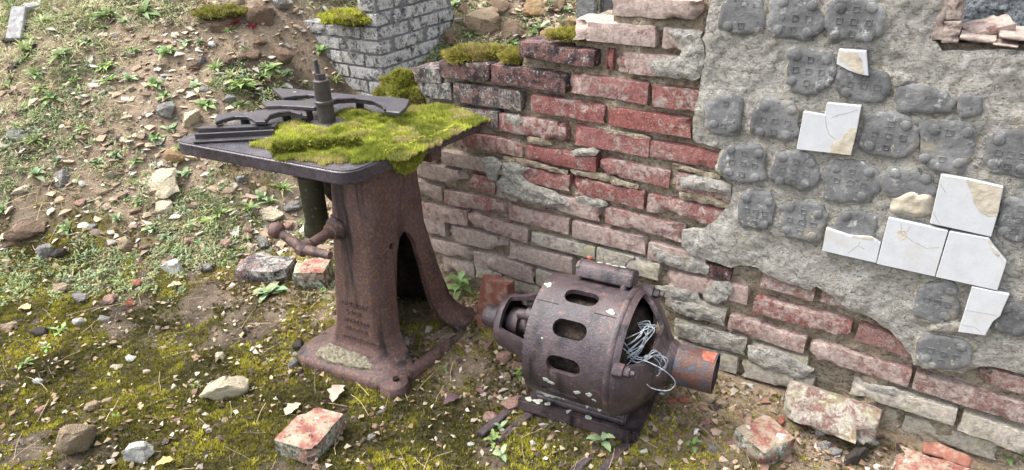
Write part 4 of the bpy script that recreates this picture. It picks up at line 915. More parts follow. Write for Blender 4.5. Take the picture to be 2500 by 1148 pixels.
mb.box(TA * .3 + TE * .2 + TB * .3 + TD * .2 - up * 0.065 - e_bd * 0.12, e_bd * 0.26, e_ab * 0.16, up * 0.024)
mb.build('table_bracket', M_ped, machine, bevel=0.004)
# spindle
SB = gz(799, 297, ZT + 0.008)
spindle = MB().rev(SB, up, [(0, 0.0265), (0.055, 0.0255), (0.058, 0.0285), (0.066, 0.0285), (0.069, 0.0245), (0.128, 0.0235), (0.131, 0.019), (0.131, 0.0135), (0.148, 0.0135), (0.150, 0.0085)], 28).build('spindle', M_spind, machine, smooth=True)
sub('flange', MB().rev(SB - up * 0.012, up, [(0, 0.055), (0.010, 0.056), (0.0135, 0.050), (0.014, 0.028)], 36, wob=lambda a: 1 + 0.05 * math.sin(6 * a)).mesh('flange', M_guard, smooth=True), spindle)
pr = []
for k in range(10): pr += [(0.150 + k * 0.0042, 0.0085), (0.152 + k * 0.0042, 0.0070)]
sub('threaded_end', MB().rev(SB, (-0.04, 0.0, 1), pr, 14).mesh('threaded_end', M_spind), spindle)
sub('nut', MB().rev(SB + up * 0.131, up, [(0, 0.0165), (0.017, 0.0165)], 6).mesh('nut', M_spind, bevel=0.001), spindle)
# guard castings and fence angles on the table: traced on their own level, real thickness
def plate(name, px, z, th, label=None):
    P = [gz(x, y, z) for x, y in px]; o = MB().prism([p - up * th for p in P], up * th).build(name, M_guard, machine, bevel=0.002, seg=1)
    if label: o['label'] = label
    return o, P
p1, P1 = plate('guard_plate', [(664, 215), (724, 217), (774, 223), (814, 226), (868, 231), (933, 235), (985, 240), (1001, 243), (991, 262), (976, 275), (940, 271), (934, 259), (911, 248), (868, 242), (825, 244), (807, 249), (790, 256), (767, 262), (728, 259), (688, 257), (648, 258), (640, 248), (674, 244), (724, 245), (758, 244), (772, 238), (766, 232), (752, 231), (724, 233), (692, 238), (677, 226)], ZT + 0.050, 0.013, 'forked guard casting with round cut-outs')
sub('lip', MB().tube([p + up * 0.002 for p in P1[10:17]], 0.004, 6).mesh('lip', M_guard), p1)
p2, P2 = plate('guard_plate', [(522, 288), (533, 278), (573, 273), (616, 273), (630, 268), (670, 265), (713, 260), (716, 268), (746, 271), (750, 281), (736, 281), (710, 274), (681, 277), (658, 284), (649, 296), (623, 296), (614, 289), (602, 284), (573, 284), (544, 291), (526, 298)], ZT + 0.038, 0.012, 'wavy guard casting with two arcs')
sub('lip', MB().tube([p + up * 0.002 for p in P2[10:15]], 0.004, 6).mesh('lip', M_guard), p2)
sub('foot_block', MB().box(gz(736, 300, ZT) , e_bd * 0.03, e_ab * 0.018, up * 0.034).mesh('foot_block', M_guard), p2)
for k, q in enumerate([(600, 300), (700, 285), (880, 262), (960, 268), (720, 256)]): MB().rev(gz(q[0], q[1] + 4, ZT), up, [(0, 0.014), (0.036 if k < 2 or k == 4 else 0.044, 0.012)], 12).build('guard_foot', M_guard, machine)
def angle_iron(px0, px1, h, lip):
    A, B = gz(*px0, ZT + 0.001), gz(*px1, ZT + 0.001); d = B - A; d /= np.linalg.norm(d); n = np.array([d[1], -d[0], 0]); n = n if n[1] < 0 else -n
    return MB().box(A, B - A, -n * 0.007, up * h).box(A + n * 0.0005, (B - A), n * lip, up * 0.007).build('fence_angle', M_guard, machine, bevel=0.0015, seg=1)
angle_iron((478, 345), (672, 335), 0.022, 0.022); angle_iron((683, 372), (884, 352), 0.026, 0.010)
MB().box(gz(485, 330, ZT + 0.001), gz(672, 325, ZT) - gz(485, 330, ZT), (0.004, 0.03, 0), up * 0.020).build('fence_bar', M_guard, machine, bevel=0.0015)
# crank and height-adjusting spindle on the left side, pipe under the table
CB = ped_map(np.array([3.45]), np.array([0.505]), np.array([0.0]))[0]
CB = on_plane(822, 556, NE + np.array([0, 0, 0.1]), U); CE = CB + face_n * 0.135
bo = MB().rev(CB - face_n * 0.015, face_n, [(0, 0.036), (0.022, 0.034), (0.030, 0.026), (0.045, 0.024), (0.048, 0.015), (0.125, 0.014)], 20).build('crank_shaft', M_ped, machine, smooth=True)
hub = MB().rev(CE - face_n * 0.02, face_n, [(0, 0.016), (0.006, 0.021), (0.034, 0.021), (0.040, 0.012), (0.046, 0.010)], 18).build('crank', M_ped, machine, smooth=True)
def onf(px, py): return on_plane(px, py, CE + face_n * 0.005, U)
K1, K2, HC = onf(680, 566), onf(806, 624), CE + face_n * 0.005
sub('arm', MB().tube([K1, K1 * .5 + HC * .5, HC, K2 * .5 + HC * .5, K2], [0.0125, 0.0135, 0.016, 0.0135, 0.011], 12).mesh('arm', M_ped, smooth=True), hub)
dk = (K1 - HC) / np.linalg.norm(K1 - HC); sub('knob', MB().rev(K1 - dk * 0.012, dk, [(0, 0.010), (0.006, 0.020), (0.016, 0.0245), (0.028, 0.023), (0.038, 0.014), (0.041, 0.003)], 18).mesh('knob', M_ped, smooth=True), hub)
PB = on_plane(776, 548, NE + Vv * 0.13, U)
pipe = MB().rev(PB, up, [(-0.015, 0.035), (0.0, 0.037), (0.17, 0.037)], 22).build('extraction_pipe', M_green, machine, smooth=True)
EL = PB + np.array([-0.028, -0.01, -0.005]); sub('elbow', MB().tube([PB + up * 0.01, PB - up * 0.005, PB + U * 0.012 - up * 0.022, PB + U * 0.035 - up * 0.03], [0.036, 0.041, 0.044, 0.030], 18).mesh('elbow', M_green, smooth=True), pipe)
sub('pulley', MB().rev(PB + U * 0.02 + Vv * 0.10 + up * 0.09, up * 0 + np.array([0.6, 0.8, 0]), [(0, 0.06), (0.02, 0.06)], 24).mesh('pulley', M_black), pipe)

# ------------------------------------------------------------------ moss on the table
mp_ = [gz(x, y, ZT + 0.012) for x, y in [(637, 305), (690, 300), (724, 287), (752, 300), (800, 306), (838, 300), (815, 270), (850, 259), (900, 262), (925, 272), (985, 274), (1004, 254), (1066, 248), (1138, 262), (1186, 284), (1150, 305), (1102, 323), (1050, 352), (1012, 372), (975, 383), (935, 378), (880, 386), (796, 392), (770, 383), (672, 382), (684, 356), (604, 349), (618, 341), (676, 330)]]
mpoly = ragged([p[:2] for p in mp_], 0.008, 0.022, 12, 45)
def moss_h(P2):
    _, d = near_pt(P2, [mpoly]); p = xyz(P2[:, 0], P2[:, 1]); return 0.001 + sst(0, 0.05, d) * np.maximum(0.001, 0.008 + 0.012 * fbm(p * 12, 3, 180) + 0.010 * fbm(p * 34, 2, 181)), d
M_mbase = Mat('moss_bed', 0.95, 0.1); M_mbase.col = M_mbase.ramp(M_mbase.noise(90, 5), [(0.3, (0.05, 0.05, 0.012)), (0.7, (0.16, 0.16, 0.03))]); M_mbase = M_mbase.done(M_mbase.noise(160), 1, 0.006)
moss = link('moss_mat', shell(mpoly, 0.009, lambda x, y, o: np.stack([x, y, ZT + o], -1), lambda V, d: moss_h(V)[0], 0.0005, name='moss_mat', mat=M_mbase))
tag(moss, 'thick yellow green moss spread over the machine table', 'moss', kind='stuff')
lo, hi = mpoly.min(0), mpoly.max(0); Q = RNG.uniform(lo, hi, (44000, 2)); Q = Q[inside(mpoly, Q)]; Q = Q[RNG.uniform(0, 1, len(Q)) < sst(-0.55, 0.0, fbm(xyz(Q[:, 0], Q[:, 1]) * 24, 3, 183)) * 0.9 + 0.10]; hh, dd = moss_h(Q)
P = np.column_stack([Q, ZT + hh]); n = len(P); upv = np.column_stack([RNG.normal(0, .25, n), RNG.normal(0, .25, n), np.ones(n)])
f1 = fbm(xyz(Q[:, 0], Q[:, 1]) * 9, 3, 190); col = np.array([0.50, 0.52, 0.095]) * (1 + 0.5 * f1[:, None]) * RNG.uniform(0.55, 1.25, (n, 1)); 
t_ = sst(-0.05, 0.4, fbm(xyz(Q[:, 0], Q[:, 1]) * 20, 3, 191))[:, None] * 0.8; col = col * (1 - t_) + np.array([0.46, 0.38, 0.19]) * t_
d_ = sst(0.0, 0.45, fbm(xyz(Q[:, 0], Q[:, 1]) * 13 + 5, 3, 193))[:, None] * 0.75; col = col * (1 - d_) + np.array([0.19, 0.22, 0.035]) * d_
sub_m = scatter('moss_fronds', TUFT, P, upv, 0.35 + 0.75 * RNG.uniform(0, 1, n) ** 1.3, col, M_moss, 0.3, None); sub_m.parent = moss; sub_m['kind'] = 'stuff'
# moss hanging over the near edge and growing under the fence angle
def hang(px0, px1, depth, cnt, z0):
    A, B = gz(*px0, ZT), gz(*px1, ZT); d = (B - A) / np.linalg.norm(B - A); nrm = np.array([d[1], -d[0], 0]); t = RNG.uniform(0, 1, cnt); dz = RNG.uniform(0, 1, cnt) ** 1.2 * depth * (1 - (2 * t - 1) ** 2 * 0.8)
    P = A + (B - A) * t[:, None] + nrm * (0.004 + 0.010 * RNG.uniform(0, 1, (cnt, 1))); P[:, 2] = z0 - dz
    return P, np.tile(nrm, (cnt, 1)) + RNG.normal(0, .35, (cnt, 3)) - np.array([0, 0, 0.25])
Pa, Ua = hang((940, 380), (1030, 344), 0.075, 2600, ZT + 0.01); Pb, Ub = hang((1030, 345), (1110, 312), 0.014, 700, ZT + 0.006)
P = np.concatenate([Pa, Pb]); Ux = np.concatenate([Ua, Ub]); n = len(P); col = np.array([0.42, 0.43, 0.07]) * RNG.uniform(0.45, 1.3, (n, 1))
A, B = gz(672, 378, ZT), gz(880, 362, ZT); t = RNG.uniform(0, 1, 2200); Pc = A + (B - A) * t[:, None] + np.array([0, -1, 0]) * RNG.uniform(-0.012, 0.012, (2200, 1)); Pc[:, 2] = ZT + RNG.uniform(0.0, 0.03, 2200)
P = np.concatenate([P, Pc]); Ux = np.concatenate([Ux, np.tile([0.1, -0.8, 0.5], (2200, 1)) + RNG.normal(0, .3, (2200, 3))]); col = np.concatenate([col, np.array([0.26, 0.27, 0.05]) * RNG.uniform(0.4, 1.5, (2200, 1))])
o = scatter('moss_fringe', TUFT, P, Ux, RNG.uniform(0.8, 1.3, len(P)), col, M_moss, 0.25); o.parent = moss; o['kind'] = 'stuff'

# ------------------------------------------------------------------ the motor
MA, MBp = gz(1190, 768, 0.236), gz(1725, 907, 0.236); E_ = (MBp - MA) / np.linalg.norm(MBp - MA); Qd = np.array([-E_[1], E_[0], 0]); RM = 0.170
motor = thing('electric_motor', tuple((MA + E_ * 0.31) * np.array([1, 1, 0]) + np.array([0, 0, 0.04])), 'rusty purple brown electric motor with slotted drum and loose wires', 'motor')
def mpt(t, y, z): return MA + E_ * t + Qd * y + up * z
def rad(w): return Qd * math.cos(w) + up * math.sin(w)
def barrel_map(t, arc, off):
    wv = arc / RM; r = RM + off; return MA + E_ * t[:, None] + Qd * (r * np.cos(wv))[:, None] + up * (r * np.sin(wv))[:, None]
def obround(t0, w0, L=0.094, Wd=0.048):
    c = np.array([t0, math.radians(w0) * RM]); r = Wd / 2; pts = []
    for k in range(9): a = -math.pi / 2 + math.pi * k / 8; pts.append(c + np.array([L / 2 - r + r * math.cos(a), r * math.sin(a)]))
    for k in range(9): a = math.pi / 2 + math.pi * k / 8; pts.append(c + np.array([-L / 2 + r + r * math.cos(a), r * math.sin(a)]))
    return np.array(pts)
w0, w1 = math.radians(-90) * RM, math.radians(270) * RM
slots = [obround(0.312, w) for w in (104, 137, 170, 40, 10)] + [obround(0.30, 205, 0.11, 0.02)]
housing = link('housing', shell(np.array([(0.195, w0), (0.43, w0), (0.43, w1), (0.195, w1)]), 0.007, barrel_map, lambda V, d: 0.0008 * fbm(xyz(V[:, 0], V[:, 1]) * 30, 3, 210), -0.014, holes=slots, name='housing', mat=M_motor), motor)
sub('windings', MB().rev(mpt(0.205, 0, 0), E_, [(0, 0.03), (0.0, 0.130), (0.05, 0.134), (0.17, 0.134), (0.22, 0.130), (0.22, 0.03)], 68, wob=lambda a: 1 + 0.03 * math.sin(17 * a)).mesh('windings', M_coil, smooth=True, jit=0.003, js=50), housing)
sub('joint_line', MB().tube([barrel_map(np.array([t]), np.array([math.radians(117) * RM]), np.array([0.0004]))[0] for t in np.linspace(0.2, 0.262, 6)], 0.0009, 5).mesh('joint_line', M_black), housing)
sub('joint_line', MB().tube([barrel_map(np.array([t]), np.array([math.radians(117) * RM]), np.array([0.0004]))[0] for t in np.linspace(0.362, 0.428, 6)], 0.0009, 5).mesh('joint_line', M_black), housing)
# right end bell: domed shield with a big opening
def bell_map(prof):
    T = np.array(prof); ln = np.concatenate([[0], np.cumsum(np.linalg.norm(np.diff(T, axis=0), axis=1))])
    def f(v, arc, off):
        t = np.interp(v, ln, T[:, 0]); r = np.interp(v, ln, T[:, 1]); dt = np.gradient(T[:, 0]); dr = np.gradient(T[:, 1]); nl = np.hypot(dt, dr); nx = np.interp(v, ln, -dr / nl); ny = np.interp(v, ln, dt / nl)
        wv = arc / 0.12; rr = r + off * ny; tt = t + off * nx; return MA + E_ * tt[:, None] + Qd * (rr * np.cos(wv))[:, None] + up * (rr * np.sin(wv))[:, None]
    return f, ln[-1]
pr = [(0.425, 0.176), (0.432, 0.178), (0.445, 0.176), (0.462, 0.168), (0.482, 0.152), (0.502, 0.128), (0.520, 0.100), (0.535, 0.075), (0.548, 0.062), (0.556, 0.058)]
bf, bl_ = bell_map(pr)
def win(v0, v1, wa, wb, wa2, wb2, r=0.12):
    A = np.array([(v0, math.radians(wa) * r), (v0, math.radians((wa + wb) / 2) * r), (v0, math.radians(wb) * r), ((v0 + v1) / 2, math.radians((wb + wb2) / 2) * r), (v1, math.radians(wb2) * r), (v1, math.radians(wa2) * r), ((v0 + v1) / 2, math.radians((wa + wa2) / 2) * r)])
    P = [np.array([a[0], a[1], 0]) for a in A]; return np.array([p[:2] for p in rounded(P, 0.012, 4)])
bell = link('end_bell', shell(np.array([(0, math.radians(-90) * .12), (bl_, math.radians(-90) * .12), (bl_, math.radians(270) * .12), (0, math.radians(270) * .12)]), 0.006, bf, lambda V, d: 0.001 * fbm(xyz(V[:, 0], V[:, 1]) * 30, 3, 220), -0.014, holes=[win(0.034, 0.136, 72, 158, 78, 152), win(0.045, 0.125, -40, 30, -34, 24)], name='end_bell', mat=M_motor), motor)
sub('rim', MB().rev(mpt(0.424, 0, 0), E_, [(0, 0.168), (0, 0.1795), (0.004, 0.181), (0.012, 0.181), (0.016, 0.178), (0.016, 0.168)], 64, cap=False).mesh('rim', M_motor, smooth=True), bell)
sub('winding_end', MB().rev(mpt(0.425, 0, 0), E_, [(0, 0.13), (0.03, 0.125), (0.045, 0.10), (0.045, 0.03)], 30).mesh('winding_end', M_coil, smooth=True, jit=0.006, js=40), bell)
for wdeg in (160, 62, -20): 
    wv = math.radians(wdeg); b0 = mpt(0.462, 0, 0) + rad(wv) * 0.170
    sub('bolt', MB().rev(b0, E_, [(-0.016, 0.021), (0.010, 0.019)], 6).rev(b0 + E_ * 0.010, E_, [(0, 0.013), (0.016, 0.013)], 6).rev(b0 + E_ * 0.024, E_, [(0, 0.008), (0.014, 0.008)], 10).mesh('bolt', M_motor, bevel=0.0012), bell)
hub_ = MB().rev(mpt(0.540, 0, 0), E_, [(0, 0.064), (0.012, 0.062), (0.03, 0.052), (0.045, 0.046)], 28).build('bearing_hub', M_motor, motor, smooth=True)
# pulley drum
def drum(V, d): return 0.0006 * fbm(xyz(V[:, 0], V[:, 1]) * 40, 3, 230)
RP = 0.054
def drum_map(t, arc, off): wv = arc / RP; r = RP + off; return MA + E_ * t[:, None] + Qd * (r * np.cos(wv))[:, None] + up * (r * np.sin(wv))[:, None]
pulley = link('pulley', shell(np.array([(0.568, 0), (0.668, 0), (0.668, 2 * math.pi * RP), (0.568, 2 * math.pi * RP)]), 0.006, drum_map, drum, -0.005, name='pulley', mat=M_pull), motor)
sub('web', MB().rev(mpt(0.575, 0, 0), E_, [(0, 0.055), (0.012, 0.055)], 24).mesh('web', M_pull), pulley)
sub('shaft', MB().rev(mpt(0.50, 0, 0), E_, [(0, 0.019), (0.155, 0.019)], 18).mesh('shaft', M_motor, smooth=True), pulley)
po = ragged([(0.628, math.radians(78) * RP), (0.664, math.radians(66) * RP), (0.664, math.radians(118) * RP), (0.634, math.radians(112) * RP)], 0.005, 0.004, 2, 120)
sub('red_patch', shell(po, 0.003, drum_map, lambda V, d: 0.001 + 0 * d, 0.0002, name='red_patch', mat=M_red), pulley)
# left bearing bracket: basket with windows
pr2 = [(0.205, 0.135), (0.195, 0.128), (0.165, 0.108), (0.13, 0.094), (0.095, 0.084), (0.072, 0.080), (0.058, 0.074), (0.052, 0.060), (0.050, 0.03)]
bf2, bl2 = bell_map(pr2)
basket = link('bearing_bracket', shell(np.array([(0, math.radians(-90) * .12), (bl2, math.radians(-90) * .12), (bl2, math.radians(270) * .12), (0, math.radians(270) * .12)]), 0.006, lambda v, a, o: bf2(v, a, -o), lambda V, d: 0.0 * d, -0.012, holes=[win(0.030, 0.138, 84, 170, 88, 165), win(0.030, 0.138, 8, 72, 12, 68), win(0.030, 0.138, -70, -4, -66, -8)], name='bearing_bracket', mat=M_motor), motor)
sub('bearing_boss', MB().rev(mpt(-0.004, 0, 0), E_, [(0, 0.012), (0.0, 0.030), (0.008, 0.034), (0.03, 0.036), (0.056, 0.042)], 24).mesh('bearing_boss', M_motor, smooth=True), basket)
sub('commutator', MB().rev(mpt(0.06, 0, 0), E_, [(0, 0.02), (0.02, 0.022), (0.022, 0.042), (0.055, 0.046), (0.058, 0.030), (0.085, 0.030), (0.088, 0.050), (0.14, 0.052)], 26).mesh('commutator', M_motor, smooth=True), basket)
for wdeg in (58, 118, 200): sub('brush_holder', MB().tube([mpt(0.12, 0, 0) + rad(math.radians(wdeg)) * 0.06, mpt(0.19, 0, 0) + rad(math.radians(wdeg)) * 0.075], 0.015, 12).mesh('brush_holder', M_motor, smooth=True), basket)
sub('lug', MB().rev(mpt(0.17, 0, 0) + rad(math.radians(128)) * 0.118, E_, [(-0.005, 0.012), (0.0, 0.02), (0.03, 0.02), (0.036, 0.012)], 14).mesh('lug', M_motor, smooth=True, jit=0.002), basket)
# terminal cover on top
tc = MB(); zc = RM + 0.012; t0, t1 = 0.262, 0.412; CA = math.radians(-23)
mpt0 = mpt
def mpt(t, y, z): return mpt0(t, y * math.cos(CA) - z * math.sin(CA), y * math.sin(CA) + z * math.cos(CA))
cup = up * math.cos(CA) - Qd * math.sin(CA)
sec = [(-0.036, -0.005), (-0.038, 0.022), (-0.030, 0.034), (-0.012, 0.040), (0.012, 0.040), (0.030, 0.034), (0.038, 0.022), (0.036, -0.005)]
Pc = [mpt(t0, y - 0.0, zc + z) for y, z in sec]; inn = [mpt(t0, y * 0.86, zc + z * 0.86 - 0.001) for y, z in sec[::-1]]
tc.prism(Pc + inn, E_ * (t1 - t0)); tc.prism([mpt(t1 - 0.006, y, zc + z * .98) for y, z in sec], E_ * 0.014); tc.prism([mpt(t0 - 0.002, y, zc + z) for y, z in [(-0.042, 0.020), (-0.03, 0.036), (0, 0.043), (0.03, 0.036), (0.042, 0.020)]] + [mpt(t0 - 0.002, y, zc + z) for y, z in [(0.036, 0.018), (0.026, 0.03), (0, 0.036), (-0.026, 0.03), (-0.036, 0.018)]], E_ * 0.012)
cover = tc.build('terminal_cover', M_motor, motor, bevel=0.003, smooth=True)
for (tt, yy) in ((t0 + 0.008, -0.026), (t0 + 0.008, 0.026), (t1 - 0.012, 0.026), (t1 - 0.012, -0.026)): sub('foot', MB().tube([mpt(tt, yy, RM - 0.012), mpt(tt, yy * 1.1, zc + 0.01)], [0.012, 0.008], 10).mesh('foot', M_motor), cover)
sub('screw', MB().rev(mpt(t0 + 0.02, 0.01, zc + 0.038), cup, [(0, 0.006), (0.006, 0.006), (0.006, 0.009), (0.012, 0.008)], 10).mesh('screw', M_red, bevel=0.0008), cover)
sub('bent_nail', MB().tube([mpt(t1 - 0.028, 0.01, zc + 0.036), mpt(t1 - 0.027, 0.011, zc + 0.052), mpt(t1 - 0.020, 0.014, zc + 0.062), mpt(t1 - 0.010, 0.016, zc + 0.066), mpt(t1 - 0.006, 0.016, zc + 0.069)], [0.0028, 0.0028, 0.0028, 0.003, 0.005], 8).mesh('bent_nail', M_motor), cover)
mpt1, mpt = mpt, mpt0
# feet and base
bs = MB(); bs.box(mpt(0.165, -0.085, -0.232 + 0.020), E_ * 0.335, Qd * 0.24, up * 0.018); bs.box(mpt(0.145, -0.108, -0.232 + 0.008), E_ * 0.34, Qd * 0.022, up * 0.040)
bs.prism([mpt(0.19, y, -0.232 + z) for y, z in ((-0.082, 0.038), (-0.080, 0.058), (-0.055, 0.085), (0.10, 0.10), (0.12, 0.038))], E_ * 0.27)
bs.box(mpt(0.455, -0.10, -0.232 + 0.012), E_ * 0.045, Qd * 0.26, up * 0.034)
base = bs.build('base', M_motor, motor, bevel=0.005, jit=0.002, js=25)
# lichen blotches: thin crusts on the metal
def blotch(tc_, wdeg, r, seed, par, rr=RM):
    po = [(tc_ + r * (1 + .4 * math.sin(3 * a + seed)) * math.cos(a), math.radians(wdeg) * RM + 0.8 * r * (1 + .4 * math.sin(2 * a + seed)) * math.sin(a)) for a in np.linspace(0, 6.28, 14)[:-1]]
    sub('lichen', shell(ragged(po, 0.004, 0.004, seed, 150), 0.0025, barrel_map, lambda V, d: 0.0015 + 0 * d, 0.0002, name='lichen', mat=M_lich), par)
for k, q in enumerate([(0.40, 112, 0.010), (0.275, 192, 0.010), (0.262, 190, 0.008), (0.35, 196, 0.009), (0.385, 194, 0.008), (0.21, 98, 0.010), (0.245, 150, 0.003), (0.395, 200, 0.006)]): blotch(q[0], q[1], q[2], k, housing)
def crust(t, y, z, L, W, seed, dz=0.0):
    po = ragged([(t + L / 2 * math.cos(a) * (1 + .3 * math.sin(3 * a + seed)), y + W / 2 * math.sin(a) * (1 + .3 * math.sin(2 * a + seed))) for a in np.linspace(0, 6.28, 12)[:-1]], 0.004, 0.012, seed, 70)
    sub('lichen', shell(po, 0.0028, lambda a, b, o: MA + E_ * a[:, None] + Qd * b[:, None] + up * (z + dz * (b - y) + o)[:, None], lambda V, d: 0.0016 + 0.001 * fbm(xyz(V[:, 0], V[:, 1]) * 90, 2, 5), 0, name='lichen', mat=M_lich), base)
for k, (t, L, W) in enumerate([(0.212, .05, .02), (0.25, .025, .012), (0.27, .03, .015), (0.345, .02, .012), (0.385, .03, .014), (0.42, .035, .016), (0.445, .02, .012)]): crust(t, -0.068, -0.232 + 0.073, L, W, 40 + k, 1.08)
for k, (t, L) in enumerate([(0.18, .02), (0.21, .03), (0.235, .015), (0.30, .012), (0.36, .02)]): crust(t, -0.097, -0.232 + 0.0495, L, .014, 60 + k)
for k, (tt, ww, zz) in enumerate([(0.272, 90, 0.0415), (0.315, 90, 0.0415), (0.33, 90, 0.0415), (0.345, 90, 0.0415)]):
    c = mpt1(t0 + 0.055 + 0.022 * k, -0.008 + 0.007 * (k % 2), zc + 0.0405); sub('lichen', MB().rev(c, cup, [(0, 0.008), (0.0012, 0.0065)], 12, wob=lambda a, s=k: 1 + .3 * math.sin(3 * a + s)).mesh('lichen', M_lich), cover)
# loose wires hanging in the opening
Rw = random.Random(5)
for k in range(18):
    o1 = Rw.uniform(-1, 1); j = lambda s: Rw.uniform(-s, s); ctrl = [mpt(0.455 + j(.008), -0.10 + j(.012), 0.010 + 0.006 * k + j(.006))]
    if k % 3: ctrl += [mpt(0.480 + j(.010), -0.085 + j(.012), 0.050 + 0.005 * k + j(.008)), mpt(0.500 + j(.012), -0.058 + j(.016), 0.090 + 0.003 * k + j(.008)), mpt(0.495 + j(.010), -0.028 + j(.018), 0.110 + j(.012)), mpt(0.45, -0.02 + j(.02), 0.10 + j(.01))]
    else: ctrl += [mpt(0.490 + j(.008), -0.092 + j(.010), 0.045 + j(.018)), mpt(0.520 + j(.012), -0.078 + j(.012), 0.072 + j(.014)), mpt(0.548 + j(.010), -0.066 + j(.01), 0.050 + j(.016)), mpt(0.542 + j(.008), -0.070 + j(.01), 0.018 + j(.012)), mpt(0.500 + j(.01), -0.088 + j(.01), 0.004 + j(.01))]
    if k == 17: ctrl = [mpt(0.47, -0.09, 0.05), mpt(0.51, -0.105, 0.065), mpt(0.56, -0.11, 0.055), mpt(0.588, -0.10, 0.02), mpt(0.572, -0.10, -0.012), mpt(0.53, -0.105, -0.014), mpt(0.505, -0.10, 0.004)]
    cu = []
    C_ = [ctrl[0]] + ctrl + [ctrl[-1]]
    for i in range(1, len(C_) - 2):
        for t in np.linspace(0, 1, 7)[:-1]:
            a, b, c, d = C_[i - 1], C_[i], C_[i + 1], C_[i + 2]; cu.append(0.5 * ((2 * b) + (-a + c) * t + (2 * a - 5 * b + 4 * c - d) * t * t + (-a + 3 * b - 3 * c + d) * t ** 3))
    cu.append(ctrl[-1]); sub('wire', MB().tube(cu, 0.0013, 6).mesh('wire', M_wire, smooth=True), bell)
# slotted slide rails under the motor
for k, (px0, px1, lab) in enumerate([((1190, 1068), (1290, 985), 'short slotted iron slide rail under the far end of the motor'), ((1420, 1165), (1545, 1030), 'long slotted iron slide rail under the pulley end of the motor')]):
    A, B = gz(*px0, 0.010), gz(*px1, 0.010); d = (B - A) / np.linalg.norm(B - A); s = np.array([-d[1], d[0], 0]); m0 = (A + B) / 2
    rt = thing('slide_rail', (m0[0], m0[1], float(ground_z(m0[0], m0[1], False))), lab, 'rail')
    for sg in (-1, 1): MB().box(A + s * (0.028 * sg - 0.0125) - up * 0.02, B - A + d * 0.06 * (sg > 0), s * 0.025, up * 0.020).build('bar', M_motor, rt, bevel=0.002, jit=0.001)
    MB().box(A - s * 0.0395 + d * (np.linalg.norm(B - A) - 0.02) - up * 0.019, d * 0.03, s * 0.079, up * 0.016).build('cross_piece', M_motor, rt)
    if k == 0: MB().rev(A - s * 0.045 - up * 0.03 - d * 0.01, up, [(0, 0.022), (0.02, 0.020)], 14).build('rail_end', M_motor, rt)

# ------------------------------------------------------------------ moss cushions on the wall top and beside it
def cushion(name, c, r, label, cnt, colr, flat=0.6, parent=None):
    c = np.asarray(c, float); r3 = np.array(r); dirs = RNG.normal(0, 1, (cnt, 3)); dirs[:, 2] = np.abs(dirs[:, 2]) - 0.15; dirs /= np.linalg.norm(dirs, axis=1, keepdims=True)
    lump = 1 + 0.45 * fbm(dirs * 2.6 + c * 9, 4, 240); P = c + dirs * r3 * lump[:, None]; up_ = dirs / r3; colv = np.array(colr) * 1.6 * RNG.uniform(0.4, 1.35, (cnt, 1)); t = sst(0.0, 0.5, fbm(P * 25, 3, 245))[:, None] * .8
    colv = colv * (1 - t) + np.array([0.34, 0.26, 0.14]) * t
    bm = bmesh.new(); bmesh.ops.create_icosphere(bm, subdivisions=4, radius=1); V = np.array([v.co[:] for v in bm.verts]); T = np.array([[v.index for v in f.verts] for f in bm.faces]); bm.free()
    lv = 1 + 0.45 * fbm(V * 2.6 + c * 9, 4, 240); o = link(name, new_mesh(name, c + V * r3 * lv[:, None] * 0.97, T, M_mbase, True)); tag(o, label, 'moss')
    f = scatter('moss_fronds', TUFT, P, up_, RNG.uniform(0.7, 1.2, cnt), colv, M_moss, 0.3); f.parent = o; f['kind'] = 'stuff'; return o
w0_ = wall(975, 240); Pm = wbase + WD * w0_[0] - WN * 0.06; cushion('moss_cushion', (Pm[0], Pm[1], 0.70), (0.105, 0.09, 0.095), 'big brown green moss cushion at the broken end of the wall', 4200, (0.20, 0.20, 0.04))
for (px, py, rx, rz_, lab) in [(1145, 148, 0.105, 0.030, 'low moss cushion on the blackened brick at the wall end'), (1245, 152, 0.05, 0.018, 'small moss cushion tucked under the leaning top brick'), (1395, 98, 0.09, 0.014, 'thin moss strip on the stepped brick below the plaster')]:
    w0_ = wall(px, py); Pm = wbase + WD * w0_[0] - WN * 0.055; cushion('moss_cushion', (Pm[0], Pm[1], w0_[1] + 0.004), (rx, 0.045, rz_), lab, 1300, (0.22, 0.20, 0.045))
P = hit(545, 40); cushion('moss_cushion', (P[0], P[1], P[2] + 0.02), (0.13, 0.08, 0.03), 'moss cap on the dark ledge at the bank top', 1300, (0.20, 0.19, 0.05))
P = hit(880, 40); cushion('moss_cushion', (PC[0] - 0.13, PC[1] + 0.10, 0.42 + 0.36), (0.16, 0.10, 0.035), 'yellow green moss on the low side of the grey pier', 1700, (0.30, 0.30, 0.05))

